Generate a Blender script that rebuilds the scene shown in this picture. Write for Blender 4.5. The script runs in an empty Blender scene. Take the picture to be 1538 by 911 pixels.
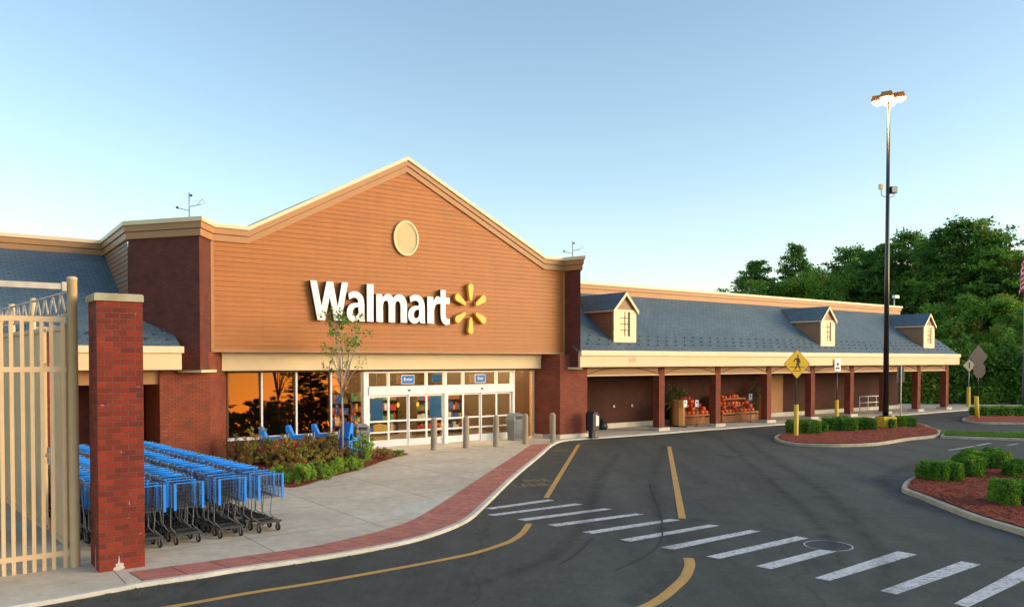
import bpy, math, random
from mathutils import Vector, Matrix
from mathutils.geometry import tessellate_polygon
R = math.radians
random.seed(7)
scene = bpy.context.scene
COL = scene.collection

# ------------------------------------------------------------------ survey
FPX, CX, HY, CAMZ, PITCH = 1210.0, 769.0, 541.0, 3.2, R(1.2)
PPY = HY + FPX*math.tan(PITCH)
def ray(x, y):
    a, b = x-CX, PPY-y
    return Vector((a, b*math.sin(PITCH)+FPX*math.cos(PITCH), b*math.cos(PITCH)-FPX*math.sin(PITCH)))
def P(x, y, z=0.0):                      # point of the horizontal plane z seen at x, y of the photo
    d = ray(x, y); k = (z-CAMZ)/d.z
    return Vector((d.x*k, d.y*k, z))
def PP(pts, z=0.0): return [P(x, y, z) for x, y in pts]
ROT = R(90-53.43)                        # the store's front runs along local x
U = Vector((math.cos(ROT), math.sin(ROT), 0)); V = Vector((-math.sin(ROT), math.cos(ROT), 0))
A0 = P(665, 665.5)
def F(x, y, t):                          # point (s, z) of the plane parallel to the front at depth t
    d = ray(x, y); n = V; k = ((A0+V*t).dot(n))/d.dot(n)
    p = d*k
    return (p-A0).dot(U), p.z+CAMZ
def S(x, t, y=600): return F(x, y, t)[0]
def LW(s, t, z=0.0): return A0+U*s+V*t+Vector((0, 0, z))
def local(p): q = p-A0; return q.dot(U), q.dot(V)
ASPH = -0.05
TOP = 0.09

# ------------------------------------------------------------------ materials
def mat(name):
    m = bpy.data.materials.new(name); m.use_nodes = True
    nt = m.node_tree; b = nt.nodes['Principled BSDF']
    return m, nt, b
def N(nt, t, **kw):
    n = nt.nodes.new(t)
    for k, v in kw.items():
        if k in n.inputs: n.inputs[k].default_value = v
        else: setattr(n, k, v)
    return n
def L(nt, a, b): nt.links.new(a, b)
def ramp(nt, fac, stops):
    r = nt.nodes.new('ShaderNodeValToRGB'); e = r.color_ramp.elements
    while len(e) < len(stops): e.new(0.5)
    for i, (p, c) in enumerate(stops): e[i].position = p; e[i].color = (*c, 1)
    L(nt, fac, r.inputs[0]); return r.outputs[0]
def noise(nt, vec, scale, detail=4, rough=.6):
    n = N(nt, 'ShaderNodeTexNoise'); n.inputs['Scale'].default_value = scale
    n.inputs['Detail'].default_value = detail; n.inputs['Roughness'].default_value = rough
    if vec is not None: L(nt, vec, n.inputs['Vector'])
    return n.outputs['Fac']
def mixc(nt, fac, a, b, mode='MIX'):
    m = nt.nodes.new('ShaderNodeMix'); m.data_type = 'RGBA'; m.blend_type = mode
    if isinstance(fac, (int, float)): m.inputs[0].default_value = fac
    else: L(nt, fac, m.inputs[0])
    for i, c in ((6, a), (7, b)):
        if isinstance(c, tuple): m.inputs[i].default_value = (*c, 1)
        else: L(nt, c, m.inputs[i])
    return m.outputs[2]
def bump(nt, b, h, strength=.3, dist=.01):
    n = nt.nodes.new('ShaderNodeBump'); n.inputs['Strength'].default_value = strength
    n.inputs['Distance'].default_value = dist
    L(nt, h, n.inputs['Height']); L(nt, n.outputs[0], b.inputs['Normal'])
def simple(name, col, rough=.6, metal=0, var=.12, scale=6, bmp=0, spec=.4):
    m, nt, b = mat(name)
    tc = N(nt, 'ShaderNodeTexCoord').outputs['Object']
    f = noise(nt, tc, scale)
    lo = tuple(c*(1-var) for c in col); hi = tuple(min(1, c*(1+var)) for c in col)
    L(nt, ramp(nt, f, [(.3, lo), (.7, hi)]), b.inputs['Base Color'])
    b.inputs['Roughness'].default_value = rough; b.inputs['Metallic'].default_value = metal
    b.inputs['Specular IOR Level'].default_value = spec
    if bmp: bump(nt, b, noise(nt, tc, scale*12), bmp, .005)
    return m
def brick(name, c1, c2, mortar, bw=.2, rh=.067, ms=.008, stain=0.0, bstr=.5):
    m, nt, b = mat(name)
    uv = N(nt, 'ShaderNodeTexCoord').outputs['UV']
    t = N(nt, 'ShaderNodeTexBrick'); L(nt, uv, t.inputs['Vector'])
    t.inputs['Scale'].default_value = 1; t.inputs['Brick Width'].default_value = bw
    t.inputs['Row Height'].default_value = rh; t.inputs['Mortar Size'].default_value = ms
    t.inputs['Mortar Smooth'].default_value = .3
    t.inputs['Color1'].default_value = (*c1, 1); t.inputs['Color2'].default_value = (*c2, 1)
    t.inputs['Mortar'].default_value = (*mortar, 1)
    n1 = noise(nt, uv, 2.2); n2 = noise(nt, uv, 30)
    c = mixc(nt, .55, t.outputs['Color'], ramp(nt, n1, [(.3, (.55, .5, .5)), (.75, (1.2, 1.15, 1.1))]), 'MULTIPLY')
    c = mixc(nt, .4, c, ramp(nt, n2, [(.3, (.6, .6, .6)), (.7, (1.2, 1.2, 1.2))]), 'MULTIPLY')
    if stain:
        g = noise(nt, uv, 3.1, 6, .75)
        fac = ramp(nt, g, [(.60, (0, 0, 0)), (.70, (stain,)*3)])
        mm = N(nt, 'ShaderNodeMath', operation='MULTIPLY'); L(nt, fac, mm.inputs[0])
        mr = ramp(nt, t.outputs['Fac'], [(0, (.12,)*3), (1, (1,)*3)]); L(nt, mr, mm.inputs[1])
        c = mixc(nt, mm.outputs[0], c, (.62, .58, .55))
    L(nt, c, b.inputs['Base Color']); b.inputs['Roughness'].default_value = .85
    inv = N(nt, 'ShaderNodeMath', operation='SUBTRACT'); inv.inputs[0].default_value = 1; L(nt, t.outputs['Fac'], inv.inputs[1])
    bump(nt, b, inv.outputs[0], bstr, .008)
    return m
M = {}
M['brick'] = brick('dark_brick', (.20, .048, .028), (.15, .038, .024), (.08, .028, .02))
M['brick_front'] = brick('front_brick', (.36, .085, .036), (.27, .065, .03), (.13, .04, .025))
M['brick_pier'] = brick('pier_brick', (.36, .038, .014), (.17, .024, .012), (.21, .078, .05), bw=.215, rh=.0872, ms=.009, stain=.95, bstr=.9)
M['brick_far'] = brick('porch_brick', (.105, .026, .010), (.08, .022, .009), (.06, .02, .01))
M['paver'] = brick('red_paver', (.70, .26, .18), (.58, .20, .14), (.45, .18, .13), bw=.20, rh=.10, ms=.005, bstr=.3)
def cross_joints(m):
    nt = m.node_tree; b = nt.nodes['Principled BSDF']; old = b.inputs['Base Color'].links[0].from_socket
    uv = N(nt, 'ShaderNodeTexCoord').outputs['UV']; t = N(nt, 'ShaderNodeTexBrick'); L(nt, uv, t.inputs['Vector'])
    for k, v in (('Scale', 1), ('Brick Width', .62), ('Row Height', 20), ('Mortar Size', .012), ('Mortar Smooth', .2)): t.inputs[k].default_value = v
    t.offset = 0
    for k, v in (('Color1', (1,1,1,1)), ('Color2', (.86,.86,.86,1)), ('Mortar', (.30,.27,.26,1))): t.inputs[k].default_value = v
    L(nt, mixc(nt, 1, old, t.outputs['Color'], 'MULTIPLY'), b.inputs['Base Color'])
cross_joints(M['paver'])
def siding(name, col, step=.155):
    m, nt, b = mat(name)
    tc = N(nt, 'ShaderNodeTexCoord').outputs['Object']
    sp = N(nt, 'ShaderNodeSeparateXYZ'); L(nt, tc, sp.inputs[0])
    mul = N(nt, 'ShaderNodeMath', operation='MULTIPLY'); L(nt, sp.outputs[2], mul.inputs[0]); mul.inputs[1].default_value = 1/step
    fl = N(nt, 'ShaderNodeMath', operation='FLOOR'); L(nt, mul.outputs[0], fl.inputs[0])
    wn = N(nt, 'ShaderNodeTexWhiteNoise', noise_dimensions='1D'); L(nt, fl.outputs[0], wn.inputs['W'])
    f = noise(nt, tc, 1.4)
    c = ramp(nt, wn.outputs['Value'], [(0, tuple(k*.965 for k in col)), (1, tuple(k*1.035 for k in col))])
    c = mixc(nt, .6, c, ramp(nt, f, [(.3, (.88, .86, .84)), (.7, (1.05, 1.05, 1.05))]), 'MULTIPLY')
    mp = N(nt, 'ShaderNodeMapping'); L(nt, tc, mp.inputs[0]); mp.inputs['Scale'].default_value = (2.2, 2.2, .12)
    c = mixc(nt, .55, c, ramp(nt, noise(nt, mp.outputs[0], 1.5, 5, .65), [(.35, (.93, .92, .91)), (.6, (1.02, 1.02, 1.02))]), 'MULTIPLY')
    t = N(nt, 'ShaderNodeTexBrick'); L(nt, N(nt, 'ShaderNodeTexCoord').outputs['UV'], t.inputs['Vector'])
    for k, v in (('Scale', 1), ('Brick Width', 3.66), ('Row Height', step), ('Mortar Size', .004), ('Color1', (1,1,1,1)), ('Color2', (.95,.95,.94,1)), ('Mortar', (.55,.5,.45,1))): t.inputs[k].default_value = v
    c = mixc(nt, 1, c, t.outputs['Color'], 'MULTIPLY')
    L(nt, c, b.inputs['Base Color']); b.inputs['Roughness'].default_value = .55
    return m
M['siding'] = siding('orange_clapboard', (.47, .158, .024))
M['siding_tan'] = siding('tan_clapboard', (.36, .19, .10))
M['trim_tan'] = simple('tan_trim', (.46, .23, .095), .5, var=.05, scale=1.5)
M['cream'] = simple('cream_trim', (.82, .62, .36), .5, var=.05, scale=1.2)
M['coping'] = simple('pale_coping', (.86, .68, .42), .45, var=.04, scale=1)
M['white'] = simple('white_frame', (.90, .90, .88), .4, var=.03)
M['sign_white'] = simple('white_acrylic', (.92, .92, .92), .35, var=.02)
M['sign_side'] = simple('dark_letter_edge', (.06, .035, .03), .5)
M['petal'] = simple('yellow_acrylic', (.88, .52, .05), .35, var=.03)
M['vent'] = simple('vent_cream', (.80, .66, .36), .5, var=.05)
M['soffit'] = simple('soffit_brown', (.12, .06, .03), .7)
def shingle():
    m, nt, b = mat('blue_slate_shingle')
    uv = N(nt, 'ShaderNodeTexCoord').outputs['UV']
    t = N(nt, 'ShaderNodeTexBrick'); L(nt, uv, t.inputs['Vector'])
    for k, v in (('Scale', 1), ('Brick Width', .30), ('Row Height', .16), ('Mortar Size', .012), ('Mortar Smooth', .4), ('Bias', -.1)): t.inputs[k].default_value = v
    t.inputs['Color1'].default_value = (.095, .150, .185, 1); t.inputs['Color2'].default_value = (.125, .19, .23, 1); t.inputs['Mortar'].default_value = (.03, .05, .07, 1)
    c = mixc(nt, .6, t.outputs['Color'], ramp(nt, noise(nt, uv, .7, 5), [(.3, (.75, .78, .8)), (.7, (1.2, 1.15, 1.1))]), 'MULTIPLY')
    L(nt, c, b.inputs['Base Color']); b.inputs['Roughness'].default_value = .6
    inv = N(nt, 'ShaderNodeMath', operation='SUBTRACT'); inv.inputs[0].default_value = 1; L(nt, t.outputs['Fac'], inv.inputs[1])
    bump(nt, b, inv.outputs[0], .6, .012)
    return m
M['shingle'] = shingle()
M['guard'] = simple('snow_guard_metal', (.02, .03, .05), .5)
def asphalt():
    m, nt, b = mat('asphalt')
    tc = N(nt, 'ShaderNodeTexCoord').outputs['Object']
    n1 = noise(nt, tc, .13, 5, .6); n2 = noise(nt, tc, 55, 3, .7); n3 = noise(nt, tc, 1.3, 6, .65)
    mp = N(nt, 'ShaderNodeMapping'); L(nt, tc, mp.inputs[0]); mp.inputs['Rotation'].default_value = (0, 0, R(-35)); mp.inputs['Scale'].default_value = (.5, .035, 1)
    n4 = noise(nt, mp.outputs[0], 2.0, 4, .6)
    c = ramp(nt, n1, [(.3, (.056, .058, .048)), (.7, (.088, .089, .075))])
    c = mixc(nt, .8, c, ramp(nt, n2, [(.25, (.5, .5, .5)), (.75, (1.6, 1.6, 1.6))]), 'MULTIPLY')
    c = mixc(nt, .8, c, ramp(nt, n3, [(.3, (.78, .78, .78)), (.7, (1.2, 1.2, 1.2))]), 'MULTIPLY')
    c = mixc(nt, .7, c, ramp(nt, n4, [(.35, (.72, .72, .72)), (.65, (1.22, 1.2, 1.18))]), 'MULTIPLY')
    vo = N(nt, 'ShaderNodeTexVoronoi', feature='DISTANCE_TO_EDGE')
    ad = N(nt, 'ShaderNodeVectorMath', operation='ADD'); L(nt, tc, ad.inputs[0])
    nn = N(nt, 'ShaderNodeTexNoise'); nn.inputs['Scale'].default_value = .9; L(nt, tc, nn.inputs['Vector']); L(nt, nn.outputs['Color'], ad.inputs[1])
    L(nt, ad.outputs[0], vo.inputs['Vector']); vo.inputs['Scale'].default_value = .16
    cr = ramp(nt, vo.outputs['Distance'], [(0, (.55, .55, .55)), (.006, (1, 1, 1))])
    c = mixc(nt, .7, c, cr, 'MULTIPLY')
    n5 = noise(nt, tc, .9, 2, .4); c = mixc(nt, .8, c, ramp(nt, n5, [(.27, (.55, .55, .55)), (.34, (1, 1, 1))]), 'MULTIPLY')
    n6 = noise(nt, tc, 9, 5, .8); c = mixc(nt, .8, c, ramp(nt, n6, [(.3, (.8, .8, .8)), (.5, (1, 1, 1)), (.74, (1.35, 1.35, 1.3))]), 'MULTIPLY')
    L(nt, c, b.inputs['Base Color']); b.inputs['Roughness'].default_value = .8
    b.inputs['Specular IOR Level'].default_value = .35
    bump(nt, b, n2, .35, .006)
    return m
M['asphalt'] = asphalt()
def concrete(name, col, joints=None, stain=.3):
    m, nt, b = mat(name)
    tc = N(nt, 'ShaderNodeTexCoord').outputs['Object']
    n1 = noise(nt, tc, .5, 6, .65); n2 = noise(nt, tc, 40, 3); n3 = noise(nt, tc, 3.5, 6, .7)
    c = ramp(nt, n1, [(.3, tuple(k*.82 for k in col)), (.7, tuple(k*1.1 for k in col))])
    c = mixc(nt, .5, c, ramp(nt, n2, [(.3, (.8, .8, .8)), (.7, (1.12, 1.12, 1.12))]), 'MULTIPLY')
    c = mixc(nt, stain*2, c, ramp(nt, n3, [(.35, (.75, .73, .7)), (.6, (1.05, 1.05, 1.05))]), 'MULTIPLY')
    if joints:
        t = N(nt, 'ShaderNodeTexBrick'); mp = N(nt, 'ShaderNodeMapping')
        L(nt, tc, mp.inputs[0]); mp.inputs['Rotation'].default_value = (0, 0, -ROT); L(nt, mp.outputs[0], t.inputs['Vector'])
        for k, v in (('Scale', 1), ('Brick Width', joints), ('Row Height', joints), ('Mortar Size', .012), ('Mortar Smooth', .2)): t.inputs[k].default_value = v
        t.offset = 0
        for k, v in (('Color1', (1, 1, 1, 1)), ('Color2', (.90, .89, .88, 1)), ('Mortar', (.42, .40, .38, 1))): t.inputs[k].default_value = v
        c = mixc(nt, 1, c, t.outputs['Color'], 'MULTIPLY')
    L(nt, c, b.inputs['Base Color']); b.inputs['Roughness'].default_value = .85
    bump(nt, b, n2, .2, .004)
    return m
M['walk'] = concrete('sidewalk_concrete', (.74, .65, .49), 2.4)
M['kerb'] = concrete('kerb_concrete', (.74, .68, .56))
M['kerb_tan'] = concrete('island_kerb_concrete', (.60, .49, .33), stain=.45)
M['stone'] = concrete('cap_stone', (.50, .45, .30), stain=.45)
M['bollard'] = concrete('bollard_concrete', (.42, .34, .24))
def paint(name, col, wear=.52):
    m, nt, b = mat(name)
    tc = N(nt, 'ShaderNodeTexCoord').outputs['Object']
    n1 = noise(nt, tc, 14, 6, .75); n2 = noise(nt, tc, 2, 4)
    f = ramp(nt, n1, [(wear-.12, (0, 0, 0)), (wear+.04, (1, 1, 1))])
    c = mixc(nt, .6, mixc(nt, f, (.11, .11, .105), col), ramp(nt, n2, [(.3, (.72, .72, .72)), (.7, (1, 1, 1))]), 'MULTIPLY')
    L(nt, c, b.inputs['Base Color']); b.inputs['Roughness'].default_value = .7
    return m
M['paint_white'] = paint('worn_white_paint', (.70, .69, .66), .455)
M['paint_yellow'] = paint('worn_yellow_paint', (.66, .37, .09), .36)
M['paint_faded'] = paint('faded_yellow_paint', (.30, .20, .07), .50)
def mulch():
    m, nt, b = mat('red_mulch')
    tc = N(nt, 'ShaderNodeTexCoord').outputs['Object']
    n1 = noise(nt, tc, 28, 5, .8); n2 = noise(nt, tc, 2.0, 3)
    c = ramp(nt, n1, [(.32, (.09, .016, .008)), (.5, (.34, .060, .024)), (.72, (.55, .15, .07))])
    c = mixc(nt, .7, c, ramp(nt, n2, [(.3, (.75, .75, .75)), (.7, (1.15, 1.1, 1.1))]), 'MULTIPLY')
    L(nt, c, b.inputs['Base Color']); b.inputs['Roughness'].default_value = .95
    bump(nt, b, n1, .9, .03)
    return m
M['mulch'] = mulch()
def foliage(name, c1, c2, c3=None, scale=.6, tr=.25):
    m, nt, b = mat(name)
    g = N(nt, 'ShaderNodeNewGeometry').outputs['Position']
    n1 = noise(nt, g, scale, 3, .6); n2 = noise(nt, g, scale*9, 2, .6)
    oi = N(nt, 'ShaderNodeObjectInfo').outputs['Random']
    st = [(.32, c1), (.54, c2)] + ([(.70, c3)] if c3 else [])
    c = ramp(nt, n1, st)
    c = mixc(nt, .7, c, ramp(nt, n2, [(.3, (.6, .62, .6)), (.7, (1.45, 1.4, 1.25))]), 'MULTIPLY')
    c = mixc(nt, .8, c, ramp(nt, oi, [(0, (.8, .85, .8)), (1, (1.2, 1.12, .95))]), 'MULTIPLY')
    L(nt, c, b.inputs['Base Color']); b.inputs['Roughness'].default_value = .65
    b.inputs['Specular IOR Level'].default_value = .2
    t = N(nt, 'ShaderNodeBsdfTranslucent'); L(nt, c, t.inputs[0])
    mx = N(nt, 'ShaderNodeMixShader'); mx.inputs[0].default_value = tr
    L(nt, b.outputs[0], mx.inputs[1]); L(nt, t.outputs[0], mx.inputs[2])
    L(nt, mx.outputs[0], nt.nodes['Material Output'].inputs[0])
    return m
M['pine'] = foliage('pine_needles', (.045, .13, .028), (.13, .28, .048), (.24, .33, .06), .35)
M['decid'] = foliage('broad_leaves', (.08, .19, .028), (.18, .36, .05), (.36, .30, .06), .4)
M['hedge'] = foliage('boxwood_leaves', (.07, .19, .025), (.15, .34, .038), (.28, .44, .05), 1.6)
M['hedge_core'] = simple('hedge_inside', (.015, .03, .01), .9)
M['shrub_green'] = foliage('shrub_green', (.16, .34, .05), (.32, .54, .08), (.50, .56, .12), 3, .35)
M['shrub_red'] = foliage('shrub_autumn', (.20, .30, .06), (.42, .36, .10), (.80, .14, .07), 2.2, .35)
M['grass'] = foliage('grass_green', (.09, .20, .03), (.15, .28, .05), None, 2)
M['bark'] = simple('bark', (.10, .065, .04), .9, var=.3, scale=8)
M['bark_pale'] = simple('pale_bark', (.42, .36, .28), .8, var=.25, scale=10)
M['fence'] = simple('tan_fence_paint', (.80, .56, .31), .45, var=.07, scale=2)
M['fence_pale'] = simple('galvanised_pale', (.60, .52, .44), .4, metal=.3)
M['blue'] = simple('cart_blue_plastic', (.012, .27, .90), .6, var=.06)
M['wire'] = simple('cart_wire', (.13, .14, .15), .4, metal=.5)
M['dark_metal'] = simple('cart_dark_tray', (.05, .05, .055), .5, metal=.3)
M['rubber'] = simple('black_rubber', (.02, .02, .02), .7)
M['rim'] = simple('caster_rim', (.55, .55, .55), .4, metal=.4)
M['black_pole'] = simple('black_pole', (.015, .016, .02), .3, spec=.6)
M['yellow_post'] = simple('yellow_sleeve', (.82, .55, .04), .5, var=.1)
M['sign_yellow'] = simple('sign_yellow', (.85, .50, .01), .4, var=.03)
M['sign_black'] = simple('sign_black', (.03, .015, .01), .5)
M['sign_grey'] = simple('sign_back_grey', (.03, .028, .028), .6)
M['galv'] = simple('galvanised', (.26, .27, .28), .45, metal=.5)
M['sign_blue'] = simple('entrance_sign_blue', (.01, .16, .50), .4, var=.03)
M['bin_grey'] = simple('grey_bin', (.20, .21, .22), .5)
M['dark_plastic'] = simple('dark_plastic', (.03, .035, .045), .4)
M['col_front'] = M['brick_front']
M['pumpkin'] = simple('pumpkin_skin', (.70, .10, .010), .45, var=.25, scale=5)
M['pumpkin_red'] = simple('mum_red', (.48, .04, .02), .6, var=.3, scale=7)
M['stem'] = simple('pumpkin_stem', (.10, .12, .03), .8)
M['wood'] = simple('bin_wood', (.34, .13, .04), .7, var=.25, scale=5)
M['straw'] = simple('corn_stalk', (.12, .13, .045), .9, var=.4, scale=9)
M['cardboard'] = simple('orange_bin_board', (.52, .22, .05), .7)
M['door_tan'] = simple('tan_door', (.42, .20, .07), .6)
M['dark_in'] = simple('dark_pane_backing', (.02, .012, .01), .8)
M['in_floor'] = simple('store_floor', (.16, .12, .08), .3)
M['in_wall'] = simple('store_wall', (.13, .075, .03), .7)
M['in_ceil'] = simple('store_ceiling', (.7, .62, .45), .8)
M['shade_g'] = simple('iron_grate', (.05, .05, .05), .6, metal=.5)
for i, c in enumerate([(.5, .05, .03), (.6, .4, .08), (.04, .12, .45), (.08, .3, .1), (.7, .65, .55), (.35, .15, .06)]):
    M['stock%d' % i] = simple('stock_%d' % i, c, .5)
def glass(name, refl, tint=(1, 1, 1), gc=(1, .97, .92)):
    m, nt, b = mat(name); nt.nodes.remove(b)
    g = N(nt, 'ShaderNodeBsdfGlossy'); g.inputs['Roughness'].default_value = 0; g.inputs['Color'].default_value = (*gc, 1)
    t = N(nt, 'ShaderNodeBsdfTransparent'); t.inputs[0].default_value = (*tint, 1)
    lw = N(nt, 'ShaderNodeFresnel'); lw.inputs[0].default_value = 1.5
    ad = N(nt, 'ShaderNodeMath', operation='ADD'); ad.use_clamp = True; L(nt, lw.outputs[0], ad.inputs[0]); ad.inputs[1].default_value = refl
    mx = N(nt, 'ShaderNodeMixShader'); L(nt, ad.outputs[0], mx.inputs[0]); L(nt, t.outputs[0], mx.inputs[1]); L(nt, g.outputs[0], mx.inputs[2])
    L(nt, mx.outputs[0], nt.nodes['Material Output'].inputs[0])
    return m
M['glass'] = glass('window_glass', .11, (.55, .5, .45), (1, .34, .07))  # sunset orange painted into the reflection tint
M['glass_door'] = glass('door_glass', .05, (.72, .70, .64), (1, .7, .4))
M['dorm_pane'] = simple('pale_yellow_pane', (.62, .50, .24), .25, var=.25, scale=5); M['glass_dorm'] = glass('dormer_glass', .06, (.3, .3, .3), (1, .7, .25))
def emis(name, col, s):
    m, nt, b = mat(name)
    b.inputs['Base Color'].default_value = (*col, 1); b.inputs['Emission Color'].default_value = (*col, 1); b.inputs['Emission Strength'].default_value = s
    return m
M['tube'] = emis('store_light', (1, .86, .62), 20)
M['lamp'] = emis('sodium_lamp', (1, .66, .30), 30)
M['lamp_shell'] = simple('lamp_housing', (.62, .22, .05), .5)  # glow of the lit lamps painted in as orange base colour

# ------------------------------------------------------------------ mesh helper
class MB:
    def __init__(s): s.v = []; s.f = []; s.m = []; s.uv = {}; s.mats = []; s.smooth = False; s.sm = set()
    def mi(s, m):
        if m not in s.mats: s.mats.append(m)
        return s.mats.index(m)
    def face(s, pts, m, uv=None):
        b = len(s.v); s.v += [tuple(p) for p in pts]
        s.f.append(tuple(range(b, b+len(pts)))); s.m.append(s.mi(m))
        if uv: s.uv[len(s.f)-1] = uv
    def box(s, x0, x1, y0, y1, z0, z1, m):
        c = [(x0,y0,z0),(x1,y0,z0),(x1,y1,z0),(x0,y1,z0),(x0,y0,z1),(x1,y0,z1),(x1,y1,z1),(x0,y1,z1)]
        for q in ((0,3,2,1),(4,5,6,7),(0,1,5,4),(1,2,6,5),(2,3,7,6),(3,0,4,7)): s.face([c[i] for i in q], m)
    def prism(s, poly, z0, z1, m, top=None):       # poly counter-clockwise in plan
        n = len(poly)
        for i in range(n):
            a, b = poly[i], poly[(i+1) % n]
            s.face([(a[0],a[1],z0),(b[0],b[1],z0),(b[0],b[1],z1),(a[0],a[1],z1)], m)
        tris = tessellate_polygon([[Vector((p[0],p[1],0)) for p in poly]])
        for t in tris:
            s.face([(poly[i][0],poly[i][1],z1) for i in t], top or m); s.face([(poly[i][0],poly[i][1],z0) for i in reversed(t)], m)
    def flat(s, poly, z, m):
        tris = tessellate_polygon([[Vector((p[0],p[1],0)) for p in poly]])
        for t in tris:
            a = [Vector((poly[i][0],poly[i][1],z)) for i in t]
            if (a[1]-a[0]).cross(a[2]-a[0]).z < 0: a.reverse()
            s.face(a, m)
    def tube(s, pts, r, m, n=6, r2=None, cap=True, smooth=True):
        pts = [Vector(p) for p in pts]; rings = []; b = len(s.v)
        k = len(pts)
        for i, p in enumerate(pts):
            d = (pts[min(i+1,k-1)]-pts[max(i-1,0)]).normalized()
            a = Vector((0,0,1)) if abs(d.z) < .9 else Vector((1,0,0))
            x = d.cross(a).normalized(); y = d.cross(x).normalized()
            rr = r if r2 is None else r+(r2-r)*i/(k-1)
            for j in range(n):
                t = 2*math.pi*(j+.5)/n; s.v.append(tuple(p+x*math.cos(t)*rr+y*math.sin(t)*rr))
        mi = s.mi(m)
        for i in range(k-1):
            for j in range(n):
                s.f.append((b+i*n+j, b+(i+1)*n+j, b+(i+1)*n+(j+1)%n, b+i*n+(j+1)%n)); s.m.append(mi)
                if smooth and n > 4: s.sm.add(len(s.f)-1)
        if cap:
            s.f.append(tuple(b+j for j in range(n))); s.m.append(mi)
            s.f.append(tuple(b+(k-1)*n+j for j in reversed(range(n)))); s.m.append(mi)
    def lathe(s, prof, m, n=20, c=(0,0,0), smooth=True):
        b = len(s.v); mi = s.mi(m)
        for r, z in prof:
            for j in range(n):
                t = 2*math.pi*j/n; s.v.append((c[0]+r*math.cos(t), c[1]+r*math.sin(t), c[2]+z))
        for i in range(len(prof)-1):
            for j in range(n):
                s.f.append((b+i*n+j, b+i*n+(j+1)%n, b+(i+1)*n+(j+1)%n, b+(i+1)*n+j)); s.m.append(mi)
                if smooth: s.sm.add(len(s.f)-1)
    def sweep(s, path, prof, m, closed=False):     # prof: (outward, dz) list, closed loop
        n = len(path); k = len(prof); rings = []
        for i in range(n):
            p = Vector(path[i])
            a = Vector(path[(i-1) % n]) if (closed or i > 0) else None
            c = Vector(path[(i+1) % n]) if (closed or i < n-1) else None
            ns = []
            if a is not None: d = (p-a); d.z = 0; d.normalize(); ns.append(Vector((d.y,-d.x,0)))
            if c is not None: d = (c-p); d.z = 0; d.normalize(); ns.append(Vector((d.y,-d.x,0)))
            nn = ns[0] if len(ns) == 1 else (ns[0]+ns[1]).normalized()
            sc = 1/max(.4, nn.dot(ns[0]))
            rings.append([p+nn*(o*sc)+Vector((0,0,z)) for o, z in prof])
        for i in range(n if closed else n-1):
            A, B = rings[i], rings[(i+1) % n]
            for j in range(k):
                s.face([A[j], B[j], B[(j+1)%k], A[(j+1)%k]], m)
        if not closed:
            s.face(rings[0], m); s.face(list(reversed(rings[-1])), m)
    def build(s, name, parent=None, loc=None, rz=None, fix=True):
        me = bpy.data.meshes.new(name); me.from_pydata(s.v, [], s.f)
        for x in s.mats: me.materials.append(x)
        me.polygons.foreach_set('material_index', s.m)
        uvl = me.uv_layers.new(name='UVMap'); d = uvl.data
        for p in me.polygons:
            if p.index in s.uv:
                for li, uv in zip(p.loop_indices, s.uv[p.index]): d[li].uv = uv
                continue
            nx, ny, nz = p.normal
            hz = math.hypot(nx, ny)
            if hz < .35:
                for li in p.loop_indices:
                    c = me.vertices[me.loops[li].vertex_index].co; d[li].uv = (c.x, c.y)
            else:
                tx, ty = -ny/hz, nx/hz; k = 1/max(.3, math.sqrt(max(0, 1-nz*nz)))
                for li in p.loop_indices:
                    c = me.vertices[me.loops[li].vertex_index].co; d[li].uv = (c.x*tx+c.y*ty, c.z*k)
        for i in s.sm: me.polygons[i].use_smooth = True
        me.update()
        o = bpy.data.objects.new(name, me); COL.objects.link(o)
        if parent is not None: o.parent = parent
        if loc is not None: o.location = loc
        if rz is not None: o.rotation_euler = (0,0,rz)
        return o
def tag(o, label=None, cat=None, group=None, kind=None):
    for k, v in (('label', label), ('category', cat), ('group', group), ('kind', kind)):
        if v: o[k] = v
    return o
def empty(name, loc, rz, label, cat, group=None):
    o = bpy.data.objects.new(name, None); COL.objects.link(o); o.empty_display_size = .3
    o.location = loc; o.rotation_euler = (0,0,rz); return tag(o, label, cat, group)
def kids(o): return [c for c in bpy.data.objects if c.parent == o]
def dup(o, loc, rz, label, group=None, scale=None, tree=None):
    tree = tree or tree_of(o)
    c = o.copy(); COL.objects.link(c); c.location = loc
    if rz is not None: c.rotation_euler = (0,0,rz)
    if scale: c.scale = scale
    c['label'] = label
    if group: c['group'] = group
    for ch, gs in tree:
        d = ch.copy(); COL.objects.link(d); d.parent = c
        for g in gs:
            e = g.copy(); COL.objects.link(e); e.parent = d
    return c
def tree_of(o): return [(c, kids(c)) for c in kids(o)]
def catmull(pts, sub=6, closed=False):
    out = []; n = len(pts); pts = [Vector(p) for p in pts]
    for i in range(n if closed else n-1):
        g = lambda k: pts[k % n] if closed else pts[max(0, min(n-1, k))]
        p0, p1, p2, p3 = g(i-1), g(i), g(i+1), g(i+2)
        for j in range(sub):
            t = j/sub
            out.append(.5*((2*p1)+(p2-p0)*t+(2*p0-5*p1+4*p2-p3)*t*t+(3*p1-p0-3*p2+p3)*t**3))
    if not closed: out.append(pts[-1])
    return out
def offset(path, d, closed=False):
    out = []; n = len(path)
    for i in range(n):
        a = path[(i-1) % n] if (closed or i > 0) else path[i]; c = path[(i+1) % n] if (closed or i < n-1) else path[i]
        e = (c-a); e.z = 0; e.normalize(); out.append(path[i]+Vector((e.y,-e.x,0))*d)
    return out

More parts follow.
